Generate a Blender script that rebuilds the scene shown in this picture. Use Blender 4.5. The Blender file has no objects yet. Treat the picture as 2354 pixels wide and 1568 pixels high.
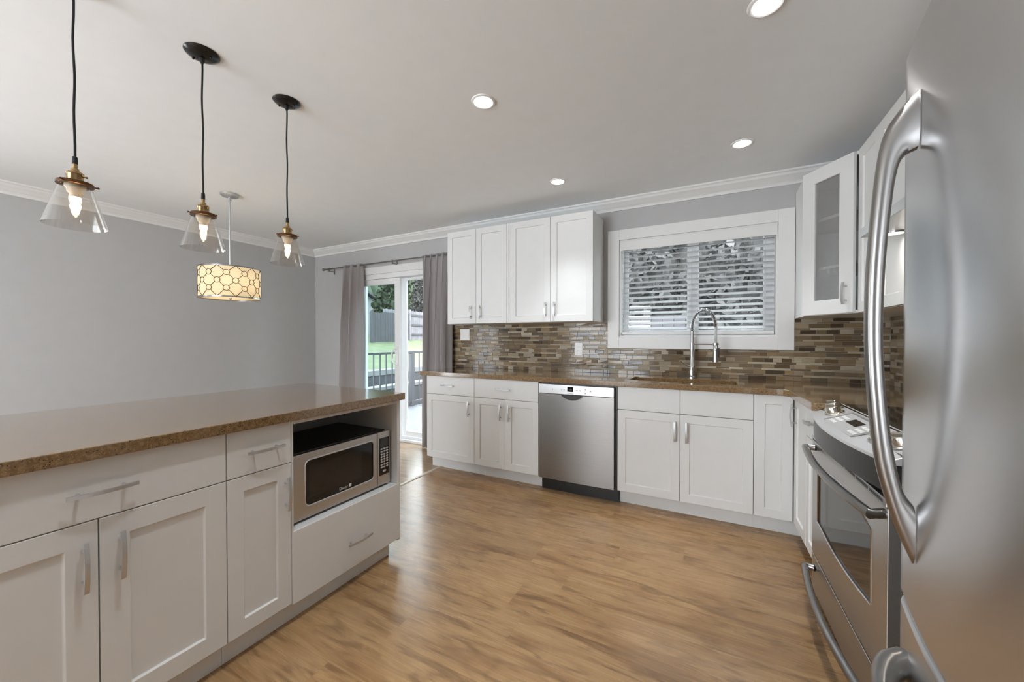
import bpy, bmesh, math, random
from mathutils import Vector, Matrix
random.seed(7)
PI = math.pi
C = bpy.context.scene.collection
S = bpy.context.scene

# ------------------------------------------------------------------ camera, world, light, exposure
FPX, W_PX, H_PX = 880.0, 2354.0, 1568.0
cam_d = bpy.data.cameras.new('camera')
cam_d.sensor_width = 36.0
cam_d.lens = FPX / W_PX * 36.0
cam_d.shift_y = 4.7 / W_PX
cam_d.clip_start = 0.02
cam = bpy.data.objects.new('camera', cam_d)
cam.location = (0, 0, 1.226)
cam.rotation_euler = (math.radians(90 - 0.6), 0, math.radians(27.75))
C.objects.link(cam)
S.camera = cam

S.view_settings.view_transform = 'Standard'
S.view_settings.look = 'None'
S.view_settings.gamma = 1.0
S.view_settings.use_curve_mapping = False
S.view_settings.exposure = 0.74

S.cycles.max_bounces = 9
S.cycles.diffuse_bounces = 5
S.cycles.glossy_bounces = 4
S.cycles.transparent_max_bounces = 16
S.cycles.caustics_reflective = False
S.cycles.adaptive_threshold = 0.02

world = bpy.data.worlds.new('overcast_sky')
S.world = world
world.use_nodes = True
bg = world.node_tree.nodes['Background']
bg.inputs[0].default_value = (0.88, 0.94, 1.0, 1)
bg.inputs[1].default_value = 7.6

DOWNLIGHT_W = 27.0
PENDANT_W = 0.5
DRUM_W = 1.05
ADDED_FILL_W = 150.0

def area_light(name, loc, rot, sx, sy, power, color=(1, 1, 1), parent=None, disk=False):
    d = bpy.data.lights.new(name, 'AREA')
    d.energy = power
    d.color = color
    d.size = sx
    if disk:
        d.shape = 'DISK'
    else:
        d.shape = 'RECTANGLE'
        d.size_y = sy
    o = bpy.data.objects.new(name, d)
    o.location = loc
    o.rotation_euler = rot
    C.objects.link(o)
    if parent:
        o.parent = parent
    return o

def point_light(name, loc, power, color, r, parent=None):
    d = bpy.data.lights.new(name, 'POINT')
    d.energy = power
    d.color = color
    d.shadow_soft_size = r
    o = bpy.data.objects.new(name, d)
    o.location = loc
    C.objects.link(o)
    if parent:
        o.parent = parent
    return o

def spot_light(name, loc, power, color, angle, blend, r, parent=None):
    d = bpy.data.lights.new(name, 'SPOT')
    d.energy = power
    d.color = color
    d.spot_size = math.radians(angle)
    d.spot_blend = blend
    d.shadow_soft_size = r
    o = bpy.data.objects.new(name, d)
    o.location = loc
    C.objects.link(o)
    if parent:
        o.parent = parent
    return o

# added fill light, like daylight through the unseen added window behind the camera
area_light('added_window_fill', (-2.3, -2.72, 1.25), (math.radians(100), 0, 0), 1.9, 1.7, ADDED_FILL_W * 0.14, (0.82, 0.92, 1.0))

# ------------------------------------------------------------------ helpers
def setp(o, label=None, cat=None, group=None, kind=None):
    if label: o['label'] = label
    if cat: o['category'] = cat
    if group: o['group'] = group
    if kind: o['kind'] = kind
    return o

def thing(name, label, cat, loc=(0, 0, 0), rotz=0.0, group=None, kind=None):
    o = bpy.data.objects.new(name, None)
    o.empty_display_size = 0.05
    o.location = loc
    o.rotation_euler = (0, 0, rotz)
    C.objects.link(o)
    return setp(o, label, cat, group, kind)

def obj(name, bm, mat, parent=None, bevel=0.0, smooth=False, seg=2, label=None):
    me = bpy.data.meshes.new(name)
    bmesh.ops.recalc_face_normals(bm, faces=bm.faces[:])
    bm.to_mesh(me)
    bm.free()
    for m in (mat if isinstance(mat, (list, tuple)) else [mat]):
        me.materials.append(m)
    o = bpy.data.objects.new(name, me)
    C.objects.link(o)
    if parent:
        o.parent = parent
    if smooth:
        for p in me.polygons:
            p.use_smooth = True
        try:
            me.set_sharp_from_angle(angle=math.radians(40))
        except Exception:
            pass
    if bevel > 0:
        b = o.modifiers.new('bevel', 'BEVEL')
        b.width = bevel
        b.segments = seg
        b.limit_method = 'ANGLE'
        b.angle_limit = math.radians(40)
    if label:
        o['label'] = label
    return o

def NB():
    return bmesh.new()

def box(bm, x0, x1, y0, y1, z0, z1, mi=0):
    v = [bm.verts.new(p) for p in ((x0, y0, z0), (x1, y0, z0), (x1, y1, z0), (x0, y1, z0),
                                   (x0, y0, z1), (x1, y0, z1), (x1, y1, z1), (x0, y1, z1))]
    for f in ((0, 3, 2, 1), (4, 5, 6, 7), (0, 1, 5, 4), (1, 2, 6, 5), (2, 3, 7, 6), (3, 0, 4, 7)):
        bm.faces.new([v[i] for i in f]).material_index = mi
    return bm

def bx(*a):
    return box(NB(), *a)

def frame_axes(t):
    t = t.normalized()
    a = Vector((0, 0, 1)) if abs(t.z) < 0.9 else Vector((1, 0, 0))
    u = t.cross(a).normalized()
    return u, t.cross(u).normalized()

def tube(bm, pts, r, seg=10, closed=False, rb=None, u0=None, mi=0):
    """round or oval tube along pts; r may be a list; rb = second radius (list or number)"""
    pts = [Vector(p) for p in pts]
    n = len(pts)
    R1 = r if isinstance(r, (list, tuple)) else [r] * n
    R2 = R1 if rb is None else (rb if isinstance(rb, (list, tuple)) else [rb] * n)
    rings = []
    u = None
    for i, p in enumerate(pts):
        if closed:
            t = pts[(i + 1) % n] - pts[i - 1]
        else:
            t = pts[min(i + 1, n - 1)] - pts[max(i - 1, 0)]
        t.normalize()
        if u is None:
            u = Vector(u0) if u0 else frame_axes(t)[0]
        u = (u - t * u.dot(t)).normalized()
        w = t.cross(u).normalized()
        rings.append([bm.verts.new(p + u * math.cos(2 * PI * k / seg) * R1[i] + w * math.sin(2 * PI * k / seg) * R2[i]) for k in range(seg)])
    m = n if closed else n - 1
    for i in range(m):
        a, b = rings[i], rings[(i + 1) % n]
        for k in range(seg):
            f = bm.faces.new((a[k], a[(k + 1) % seg], b[(k + 1) % seg], b[k]))
            f.material_index = mi
    if not closed:
        bm.faces.new(rings[0][::-1]).material_index = mi
        bm.faces.new(rings[-1]).material_index = mi
    return bm

def cyl(bm, p0, p1, r, seg=16, mi=0):
    return tube(bm, [p0, p1], r, seg, mi=mi)

def lathe(bm, prof, c=(0, 0, 0), seg=32, closed=False, mi=0):
    """profile of (r, z) around the vertical through c"""
    rings = []
    for r, z in prof:
        if r < 1e-6:
            rings.append([bm.verts.new((c[0], c[1], c[2] + z))])
        else:
            rings.append([bm.verts.new((c[0] + r * math.cos(2 * PI * k / seg), c[1] + r * math.sin(2 * PI * k / seg), c[2] + z)) for k in range(seg)])
    n = len(rings)
    for i in range(n if closed else n - 1):
        a, b = rings[i], rings[(i + 1) % n]
        for k in range(seg):
            k2 = (k + 1) % seg
            if len(a) == 1 and len(b) == 1:
                continue
            if len(a) == 1:
                f = bm.faces.new((a[0], b[k2], b[k]))
            elif len(b) == 1:
                f = bm.faces.new((a[k], a[k2], b[0]))
            else:
                f = bm.faces.new((a[k], a[k2], b[k2], b[k]))
            f.material_index = mi
    return bm

def prism(bm, poly, a0, a1, axis='z', mi=0):
    """poly extruded along an axis: 'z' poly=(x,y); 'x' poly=(y,z); 'y' poly=(x,z)"""
    def P(p, a):
        return {'z': (p[0], p[1], a), 'x': (a, p[0], p[1]), 'y': (p[0], a, p[1])}[axis]
    A = [bm.verts.new(P(p, a0)) for p in poly]
    B = [bm.verts.new(P(p, a1)) for p in poly]
    n = len(poly)
    bm.faces.new(A).material_index = mi
    bm.faces.new(B[::-1]).material_index = mi
    for i in range(n):
        bm.faces.new((A[i], B[i], B[(i + 1) % n], A[(i + 1) % n])).material_index = mi
    return bm

def slab_with_hole(bm, outer, holes, z0, z1):
    for z in (z0, z1):
        edges = []
        for loop in [outer] + holes:
            vs = [bm.verts.new((p[0], p[1], z)) for p in loop]
            for i in range(len(vs)):
                edges.append(bm.edges.new((vs[i], vs[(i + 1) % len(vs)])))
        bmesh.ops.triangle_fill(bm, use_beauty=True, edges=edges)
    for loop in [outer] + holes:
        n = len(loop)
        for i in range(n):
            a, b = loop[i], loop[(i + 1) % n]
            bm.faces.new([bm.verts.new(p) for p in ((a[0], a[1], z0), (b[0], b[1], z0), (b[0], b[1], z1), (a[0], a[1], z1))])
    bmesh.ops.remove_doubles(bm, verts=bm.verts[:], dist=1e-5)
    return bm

def rrect(x0, x1, z0, z1, r, n=5):
    pts = []
    for cx_, cz_, a0 in ((x1 - r, z1 - r, 0), (x0 + r, z1 - r, 90), (x0 + r, z0 + r, 180), (x1 - r, z0 + r, 270)):
        for k in range(n + 1):
            a = math.radians(a0 + 90 * k / n)
            pts.append((cx_ + r * math.cos(a), cz_ + r * math.sin(a)))
    return pts

def sphere(bm, c, r, seg=16, rings=10, sz=1.0, mi=0):
    prof = [(r * math.sin(PI * i / rings), -r * sz * math.cos(PI * i / rings)) for i in range(rings + 1)]
    prof[0] = (0, prof[0][1]); prof[-1] = (0, prof[-1][1])
    return lathe(bm, prof, c, seg, mi=mi)

# ------------------------------------------------------------------ materials
class NT:
    def __init__(self, name):
        self.m = bpy.data.materials.new(name)
        self.m.use_nodes = True
        self.t = self.m.node_tree
        self.b = self.t.nodes['Principled BSDF']
        self.out = self.t.nodes['Material Output']
    def n(self, typ, **kw):
        nd = self.t.nodes.new(typ)
        for k, v in kw.items():
            if k.startswith('i_'):
                key = k[2:]
                key = int(key) if key.isdigit() else key.replace('_', ' ')
                s = nd.inputs[key]
                if hasattr(v, 'is_linked') or isinstance(v, bpy.types.NodeSocket):
                    self.t.links.new(v, s)
                else:
                    s.default_value = v
            else:
                setattr(nd, k, v)
        return nd
    def math(self, op, a, b=0.0, c=None):
        nd = self.n('ShaderNodeMath', operation=op, i_0=a, i_1=b)
        if c is not None:
            nd.inputs[2].default_value = c
        return nd.outputs[0]
    def ramp(self, fac, stops, interp='LINEAR'):
        nd = self.n('ShaderNodeValToRGB', i_0=fac)
        cr = nd.color_ramp
        cr.interpolation = interp
        while len(cr.elements) < len(stops):
            cr.elements.new(0.5)
        for e, (p, c) in zip(cr.elements, stops):
            e.position = p
            e.color = (*c, 1) if len(c) == 3 else c
        return nd.outputs[0]
    def mix(self, fac, a, b, blend='MIX'):
        nd = self.n('ShaderNodeMix', data_type='RGBA', blend_type=blend)
        for idx, v in ((0, fac), (6, a), (7, b)):
            s = nd.inputs[idx]
            if isinstance(v, bpy.types.NodeSocket):
                self.t.links.new(v, s)
            else:
                s.default_value = (*v, 1) if isinstance(v, tuple) and len(v) == 3 else v
        return nd.outputs[2]
    def link(self, a, b):
        self.t.links.new(a, b)
    def bump(self, height, strength=0.2, dist=0.002):
        nd = self.n('ShaderNodeBump', i_Strength=strength, i_Distance=dist, i_Height=height)
        self.link(nd.outputs[0], self.b.inputs['Normal'])
    def obj_co(self):
        return self.n('ShaderNodeTexCoord').outputs['Object']
    def mapping(self, co, scale, loc=(0, 0, 0)):
        nd = self.n('ShaderNodeMapping', i_Vector=co)
        nd.inputs['Scale'].default_value = scale
        nd.inputs['Location'].default_value = loc
        return nd.outputs[0]
    def noise(self, vec, scale=5.0, detail=3.0, rough=0.5, dist=0.0):
        nd = self.n('ShaderNodeTexNoise', i_Vector=vec, i_Scale=scale, i_Detail=detail, i_Roughness=rough, i_Distortion=dist)
        return nd.outputs[0]

def plain(name, col, rough=0.5, metal=0.0, bump=None, spec=None, coat=0.0, var=0.03, emit=None, es=0.0):
    """painted or moulded surface: colour varied a little by noise"""
    m = NT(name)
    b = m.b
    co = m.obj_co()
    nz = m.noise(co, 9.0, 2.0)
    c2 = tuple(min(1, c * (1 + var)) for c in col)
    c1 = tuple(c * (1 - var) for c in col)
    m.link(m.ramp(nz, [(0.3, c1), (0.7, c2)]), b.inputs['Base Color'])
    b.inputs['Roughness'].default_value = rough
    b.inputs['Metallic'].default_value = metal
    if spec is not None:
        b.inputs['Specular IOR Level'].default_value = spec
    if coat:
        b.inputs['Coat Weight'].default_value = coat
    if bump:
        m.bump(m.noise(co, bump[0], 4.0), bump[1], 0.002)
    if emit:
        b.inputs['Emission Color'].default_value = (*emit, 1)
        b.inputs['Emission Strength'].default_value = es
    return m.m

def brushed(name, col, rough=0.28, scale=(400, 400, 3), strength=0.04, aniso=0.0):
    m = NT(name)
    co = m.mapping(m.obj_co(), scale)
    nz = m.noise(co, 1.0, 3.0)
    m.link(m.ramp(nz, [(0.3, tuple(c * 0.94 for c in col)), (0.7, tuple(min(1, c * 1.05) for c in col))]), m.b.inputs['Base Color'])
    m.b.inputs['Metallic'].default_value = 1.0
    m.link(m.math('MULTIPLY_ADD', nz, 0.08, rough - 0.04), m.b.inputs['Roughness'])
    m.bump(nz, strength, 0.0005)
    return m.m

def thin_glass(name, tint=(1, 1, 1), refl=1.0, rough=0.0, bump=None, ior=1.45):
    m = NT(name)
    m.t.nodes.remove(m.b)
    tr = m.n('ShaderNodeBsdfTransparent')
    tr.inputs[0].default_value = (*tint, 1)
    gl = m.n('ShaderNodeBsdfGlossy', i_Roughness=rough)
    lw = m.n('ShaderNodeLayerWeight', i_Blend=0.5)
    fac = m.math('MULTIPLY', m.math('MULTIPLY_ADD', m.math('POWER', lw.outputs['Facing'], 4.0), 0.85, 0.045), refl)
    mx = m.n('ShaderNodeMixShader')
    m.link(fac, mx.inputs[0]); m.link(tr.outputs[0], mx.inputs[1]); m.link(gl.outputs[0], mx.inputs[2])
    m.link(mx.outputs[0], m.out.inputs[0])
    return m.m

def emitter(name, col, strength):
    m = NT(name)
    m.t.nodes.remove(m.b)
    e = m.n('ShaderNodeEmission')
    e.inputs[0].default_value = (*col, 1)
    e.inputs[1].default_value = strength
    m.link(e.outputs[0], m.out.inputs[0])
    return m.m

M = {}
M['cab'] = plain('cabinet_white_paint', (0.762, 0.767, 0.76), 0.42, var=0.01)
M['cab_in'] = plain('cabinet_interior_white', (0.74, 0.74, 0.72), 0.55, var=0.01)
M['trim'] = plain('trim_white_paint', (0.82, 0.82, 0.81), 0.4, var=0.01)
M['vinyl'] = plain('white_vinyl', (0.84, 0.85, 0.86), 0.35, var=0.01)
M['ceil'] = plain('ceiling_paint', (0.868, 0.886, 0.902), 0.85, bump=(180, 0.08), var=0.01)
M['wall'] = plain('wall_grey_paint', (0.50, 0.495, 0.495), 0.75, bump=(220, 0.06), var=0.015)
M['nickel'] = plain('brushed_nickel', (0.56, 0.565, 0.57), 0.40, 0.75, var=0.01)
M['steel'] = brushed('brushed_stainless', (0.54, 0.53, 0.52), 0.34, (3, 400, 400), 0.03)
def mk_fridge():
    m = NT('satin_stainless')
    m.b.inputs['Base Color'].default_value = (0.66, 0.66, 0.67, 1)
    nz = m.noise(m.mapping(m.obj_co(), (3, 3, 500)), 1.0, 2.0)
    m.link(m.math('MULTIPLY_ADD', nz, 0.03, 0.245), m.b.inputs['Roughness'])
    m.b.inputs['Metallic'].default_value = 1.0
    m.b.inputs['Anisotropic'].default_value = 0.85
    m.b.inputs['Anisotropic Rotation'].default_value = 0.25
    tg = m.n('ShaderNodeTangent', direction_type='RADIAL', axis='Z')
    m.link(tg.outputs[0], m.b.inputs['Tangent'])
    return m.m
M['steel_v'] = mk_fridge()
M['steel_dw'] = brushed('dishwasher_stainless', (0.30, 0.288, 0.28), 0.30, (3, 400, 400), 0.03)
M['steel_lt'] = brushed('stainless_light', (0.58, 0.575, 0.57), 0.36, (3, 300, 300), 0.02)
M['chrome'] = plain('chrome', (0.62, 0.63, 0.65), 0.1, 1.0, var=0.01)
M['handle_steel'] = plain('satin_steel', (0.31, 0.30, 0.29), 0.28, 1.0, var=0.02)
M['black'] = plain('black_plastic', (0.012, 0.012, 0.012), 0.35)
M['black_gl'] = plain('black_glass', (0.008, 0.008, 0.009), 0.05)
M['dark_gl'] = plain('smoked_glass', (0.018, 0.016, 0.015), 0.06)
M['darkgrey'] = plain('dark_grey_enamel', (0.02, 0.019, 0.018), 0.32)
M['grey_pl'] = plain('grey_plastic', (0.45, 0.45, 0.45), 0.4)
M['silver'] = plain('silver_panel', (0.78, 0.785, 0.80), 0.30, 0.6, var=0.01)
M['champ'] = plain('champagne_metal', (0.70, 0.67, 0.61), 0.2, 1.0)
M['canopy_blk'] = plain('black_enamel', (0.006, 0.006, 0.007), 0.22)
M['cord'] = plain('black_cord', (0.006, 0.006, 0.006), 0.7)
M['brass'] = plain('aged_brass', (0.34, 0.23, 0.11), 0.28, 1.0, var=0.12)
M['bronze'] = plain('dark_bronze', (0.12, 0.06, 0.03), 0.3, 1.0, var=0.12)
M['cream'] = plain('cream_ceramic', (0.6, 0.53, 0.43), 0.4)
M['plate'] = plain('white_plastic_plate', (0.84, 0.84, 0.83), 0.3, var=0.005)
M['white_btn'] = plain('pale_button', (0.55, 0.55, 0.54), 0.4)
M['ink'] = plain('grey_ink', (0.16, 0.16, 0.16), 0.5)
M['ink_w'] = plain('white_ink', (0.72, 0.72, 0.70), 0.5)
M['sink'] = plain('brown_composite', (0.30, 0.20, 0.12), 0.45, var=0.1)
M['glass'] = thin_glass('window_glass', (0.96, 0.98, 0.97))
M['glass_t'] = thin_glass('tinted_door_glass', (0.72, 0.80, 0.80), 1.4)
M['shade_gl'] = thin_glass('clear_shade_glass', (0.95, 0.94, 0.925), 1.5)
M['bulb_gl'] = thin_glass('bulb_glass', (1, 0.96, 0.9), 0.8)
M['lens'] = emitter('downlight_lens', (1.0, 0.97, 0.93), 9.0)
M['filament'] = emitter('warm_filament', (1.0, 0.80, 0.52), 30.0)
M['hood_lamp'] = emitter('hood_lamp_glow', (1.0, 0.95, 0.85), 6.0)
M['led'] = plain('display_glow', (0.02, 0.02, 0.02), 0.2, emit=(0.9, 0.9, 0.85), es=0.12)
M['slat'] = plain('blind_white', (0.66, 0.68, 0.69), 0.4, var=0.01)

def mk_rain():
    m = NT('rain_glass')
    m.t.nodes.remove(m.b)
    tr = m.n('ShaderNodeBsdfTransparent'); tr.inputs[0].default_value = (0.95, 0.95, 0.95, 1)
    gl = m.n('ShaderNodeBsdfGlossy', i_Roughness=0.08)
    df = m.n('ShaderNodeBsdfDiffuse'); df.inputs[0].default_value = (0.55, 0.55, 0.55, 1)
    bp = m.n('ShaderNodeBump', i_Strength=0.9, i_Distance=0.006)
    co = m.mapping(m.obj_co(), (70, 70, 34))
    m.link(m.noise(co, 1.0, 2.0, 0.5, 1.2), bp.inputs['Height'])
    m.link(bp.outputs[0], gl.inputs['Normal'])
    lw = m.n('ShaderNodeLayerWeight', i_Blend=0.5)
    m.link(bp.outputs[0], lw.inputs['Normal'])
    fac = m.math('MULTIPLY_ADD', m.math('POWER', lw.outputs['Facing'], 3.0), 0.7, 0.09)
    a = m.n('ShaderNodeMixShader'); a.inputs[0].default_value = 0.24
    m.link(tr.outputs[0], a.inputs[1]); m.link(df.outputs[0], a.inputs[2])
    b = m.n('ShaderNodeMixShader')
    m.link(fac, b.inputs[0]); m.link(a.outputs[0], b.inputs[1]); m.link(gl.outputs[0], b.inputs[2])
    m.link(b.outputs[0], m.out.inputs[0])
    return m.m
M['rain'] = mk_rain()

def mk_floor(name, light, mid, dark, rough, pw=0.19, pl=1.28, coat=0.0):
    m = NT(name)
    co = m.obj_co()
    sp = m.n('ShaderNodeSeparateXYZ', i_0=co)
    x, y = sp.outputs[0], sp.outputs[1]
    row = m.math('FLOOR', m.math('DIVIDE', y, pw))
    fy = m.math('FRACT', m.math('DIVIDE', y, pw))
    wn = m.n('ShaderNodeTexWhiteNoise', noise_dimensions='1D', i_W=row)
    xs = m.math('ADD', m.math('DIVIDE', x, pl), wn.outputs[0])
    col = m.math('FLOOR', xs)
    fx = m.math('FRACT', xs)
    cmb = m.n('ShaderNodeCombineXYZ', i_0=row, i_1=col)
    seed = m.n('ShaderNodeTexWhiteNoise', noise_dimensions='2D', i_Vector=cmb.outputs[0]).outputs[0]
    # grain, stretched along the plank and shifted per plank
    gv = m.n('ShaderNodeCombineXYZ', i_0=m.math('MULTIPLY_ADD', seed, 37.0, 0.0), i_1=m.math('MULTIPLY', seed, 11.0), i_2=m.math('MULTIPLY', seed, 5.0))
    vec = m.n('ShaderNodeVectorMath', operation='ADD', i_0=co, i_1=gv.outputs[0]).outputs[0]
    big = m.noise(m.mapping(vec, (1.4, 10.0, 1)), 1.0, 4.0, 0.62, 0.9)
    knot = m.noise(m.mapping(vec, (3.0, 16.0, 1)), 1.0, 3.0, 0.55, 1.6)
    fine = m.noise(m.mapping(vec, (5.0, 130.0, 1)), 1.0, 4.0, 0.65)
    cat = m.noise(m.mapping(vec, (0.9, 6.0, 1)), 1.0, 1.5, 0.4, 0.4)
    rings = m.math('FRACT', m.math('MULTIPLY', cat, 17.0))
    rings = m.math('ABSOLUTE', m.math('SUBTRACT', rings, 0.5))
    base = m.ramp(big, [(0.32, dark), (0.45, mid), (0.58, light)])
    c = m.mix(m.math('MULTIPLY', m.ramp(knot, [(0.54, (0, 0, 0)), (0.66, (1, 1, 1))]), 0.6), base, tuple(d * 0.62 for d in dark))
    c = m.mix(m.math('MULTIPLY', m.ramp(rings, [(0.30, (0, 0, 0)), (0.5, (1, 1, 1))]), 0.30), c, tuple(d * 0.75 for d in dark))
    c = m.mix(m.math('MULTIPLY', m.ramp(fine, [(0.42, (1, 1, 1)), (0.62, (0, 0, 0))]), 0.14), c, tuple(d * 0.7 for d in dark))
    tone = m.math('MULTIPLY_ADD', seed, 0.14, 0.93)
    tcol = m.n('ShaderNodeCombineXYZ', i_0=tone, i_1=tone, i_2=tone).outputs[0]
    c = m.mix(1.0, c, tcol, 'MULTIPLY')
    ey = m.math('GREATER_THAN', m.math('ABSOLUTE', m.math('SUBTRACT', fy, 0.5)), 0.4945)
    ex = m.math('GREATER_THAN', m.math('ABSOLUTE', m.math('SUBTRACT', fx, 0.5)), 0.4991)
    e = m.math('MULTIPLY', m.math('MAXIMUM', ex, ey), 0.22)
    c = m.mix(e, c, tuple(d * 0.45 for d in dark))
    m.link(c, m.b.inputs['Base Color'])
    m.b.inputs['Roughness'].default_value = rough
    m.link(m.math('MULTIPLY_ADD', fine, 0.10, rough - 0.05), m.b.inputs['Roughness'])
    m.bump(m.math('SUBTRACT', fine, m.math('MULTIPLY', e, 3.0)), 0.06, 0.001)
    return m.m
M['floor'] = mk_floor('oak_laminate', (0.41, 0.252, 0.118), (0.335, 0.192, 0.085), (0.215, 0.114, 0.049), 0.27)
M['floor2'] = mk_floor('reflection_paled_laminate', (0.46, 0.33, 0.21), (0.40, 0.28, 0.175), (0.31, 0.20, 0.12), 0.16, 0.15, 1.2)  # bright door reflection put into a paler, greyer copy of the laminate

def mk_quartz():
    m = NT('brown_quartz')
    co = m.obj_co()
    n1 = m.noise(co, 70.0, 5.0, 0.7)
    base = m.ramp(n1, [(0.32, (0.135, 0.08, 0.036)), (0.5, (0.225, 0.138, 0.065)), (0.68, (0.31, 0.205, 0.105))])
    v1 = m.n('ShaderNodeTexVoronoi', i_Vector=co, i_Scale=150.0)
    dots = m.math('LESS_THAN', v1.outputs['Distance'], 0.24)
    v2 = m.n('ShaderNodeTexVoronoi', i_Vector=m.mapping(co, (1, 1, 1), (3.3, 1.7, 0.4)), i_Scale=190.0)
    gold = m.math('LESS_THAN', v2.outputs['Distance'], 0.20)
    sel = m.math('GREATER_THAN', m.noise(co, 40.0, 1.0), 0.5)
    c = m.mix(m.math('MULTIPLY', m.math('MULTIPLY', dots, sel), 0.85), base, (0.012, 0.008, 0.005))
    c = m.mix(m.math('MULTIPLY', gold, 0.55), c, (0.55, 0.37, 0.17))
    m.link(c, m.b.inputs['Base Color'])
    m.b.inputs['Roughness'].default_value = 0.13
    m.b.inputs['Coat Weight'].default_value = 0.9
    m.b.inputs['Coat Roughness'].default_value = 0.08
    return m.m
M['quartz'] = mk_quartz()

def mk_attr_tile():
    m = NT('mosaic_tile')
    at = m.n('ShaderNodeAttribute', attribute_name='tint')
    co = m.mapping(m.obj_co(), (25, 25, 90))
    nz = m.noise(co, 1.0, 3.0)
    tone = m.math('MULTIPLY_ADD', nz, 0.5, 0.75)
    tcol = m.n('ShaderNodeCombineXYZ', i_0=tone, i_1=tone, i_2=tone).outputs[0]
    m.link(m.mix(1.0, at.outputs[0], tcol, 'MULTIPLY'), m.b.inputs['Base Color'])
    m.b.inputs['Specular IOR Level'].default_value = 0.33
    m.link(m.math('MULTIPLY_ADD', at.outputs['Alpha'], 0.38, 0.10), m.b.inputs['Roughness'])
    return m.m
M['tile'] = mk_attr_tile()
M['grout'] = plain('tile_grout', (0.40, 0.35, 0.28), 0.8)

def mk_curtain():
    m = NT('taupe_curtain_cloth')
    co = m.obj_co()
    w = m.noise(m.mapping(co, (700, 700, 500)), 1.0, 2.0)
    c = m.ramp(w, [(0.3, (0.31, 0.285, 0.285)), (0.7, (0.40, 0.375, 0.37))])
    m.link(c, m.b.inputs['Base Color'])
    m.b.inputs['Roughness'].default_value = 0.7
    m.b.inputs['Sheen Weight'].default_value = 0.2
    m.bump(w, 0.1, 0.0006)
    return m.m
M['curtain'] = mk_curtain()

def mk_shade_fabric():
    m = NT('cream_lamp_shade_fabric')
    m.t.nodes.remove(m.b)
    w = m.noise(m.mapping(m.obj_co(), (300, 300, 300)), 1.0, 2.0)
    c = m.ramp(w, [(0.3, (0.80, 0.70, 0.50)), (0.7, (0.90, 0.81, 0.62))])
    d = m.n('ShaderNodeBsdfDiffuse', i_0=c)
    t = m.n('ShaderNodeBsdfTranslucent', i_0=c)
    mx = m.n('ShaderNodeMixShader'); mx.inputs[0].default_value = 0.5
    m.link(d.outputs[0], mx.inputs[1]); m.link(t.outputs[0], mx.inputs[2])
    m.link(mx.outputs[0], m.out.inputs[0])
    return m.m
M['fabric'] = mk_shade_fabric()

def organic(name, c1, c2, scale, rough=0.8, bump=0.4):
    m = NT(name)
    nz = m.noise(m.obj_co(), scale, 5.0, 0.65)
    m.link(m.ramp(nz, [(0.32, c1), (0.68, c2)]), m.b.inputs['Base Color'])
    m.b.inputs['Roughness'].default_value = rough
    m.bump(nz, bump, 0.02)
    return m.m
M['grass'] = organic('lawn_grass', (0.055, 0.072, 0.028), (0.105, 0.125, 0.058), 3.0)
M['leaf'] = organic('dark_evergreen_leaf', (0.007, 0.015, 0.006), (0.025, 0.044, 0.015), 1.2)
M['leaf2'] = organic('mid_green_leaf', (0.013, 0.025, 0.011), (0.044, 0.064, 0.029), 1.5)
M['twig'] = organic('grey_bare_twigs', (0.035, 0.034, 0.033), (0.095, 0.09, 0.088), 2.5)
M['bark'] = organic('bark', (0.018, 0.013, 0.011), (0.044, 0.033, 0.025), 8.0)
M['deck'] = organic('grey_deck_boards', (0.077, 0.082, 0.095), (0.107, 0.112, 0.128), 2.0, 0.5, 0.1)
M['rail'] = plain('dark_grey_railing_paint', (0.03, 0.03, 0.036), 0.45)
M['fence'] = organic('weathered_fence_wood', (0.096, 0.090, 0.101), (0.168, 0.157, 0.175), 4.0, 0.8, 0.2)
M['fence_dk'] = organic('dark_fence_wood', (0.032, 0.030, 0.035), (0.057, 0.054, 0.061), 4.0, 0.8, 0.2)
M['concrete'] = organic('pale_concrete', (0.150, 0.150, 0.153), (0.197, 0.197, 0.197), 5.0, 0.8, 0.1)
M['stone_dk'] = organic('dark_block', (0.044, 0.044, 0.051), (0.076, 0.073, 0.080), 5.0, 0.9, 0.2)  # dark grey block for the retaining wall faces
M['soil'] = organic('soil', (0.037, 0.034, 0.027), (0.075, 0.067, 0.049), 4.0)
M['siding'] = plain('white_siding', (0.22, 0.23, 0.24), 0.6)
M['roof'] = organic('grey_shingle', (0.045, 0.049, 0.052), (0.082, 0.086, 0.090), 12.0)

# ------------------------------------------------------------------ setting
XL, XR, YB, YF, ZC = -4.88, 1.05, 3.43, -2.6, 2.44
XS = -2.315                                    # where the kitchen floor meets the dining floor

def structure(name, bm, mat, parent=None, **k):
    o = obj(name, bm, mat, parent, **k)
    if not parent:
        o['kind'] = 'structure'
    return o

structure('floor', bx(XS, XR, YF, YB, -0.05, 0.0), M['floor'])
structure('floor_dining', bx(XL, XS, YF, YB, -0.05, 0.0), M['floor2'])
prism_bm = prism(NB(), [(XS - 0.022, 0.0), (XS - 0.012, 0.006), (XS + 0.012, 0.006), (XS + 0.022, 0.0)], YF, 2.93, 'y')
structure('trim_1', prism_bm, plain('pale_transition_strip', (0.60, 0.50, 0.38), 0.35))
structure('ceiling', bx(XL - 0.15, XR + 0.15, YF - 0.15, YB + 0.15, ZC, ZC + 0.1), M['ceil'])

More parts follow.
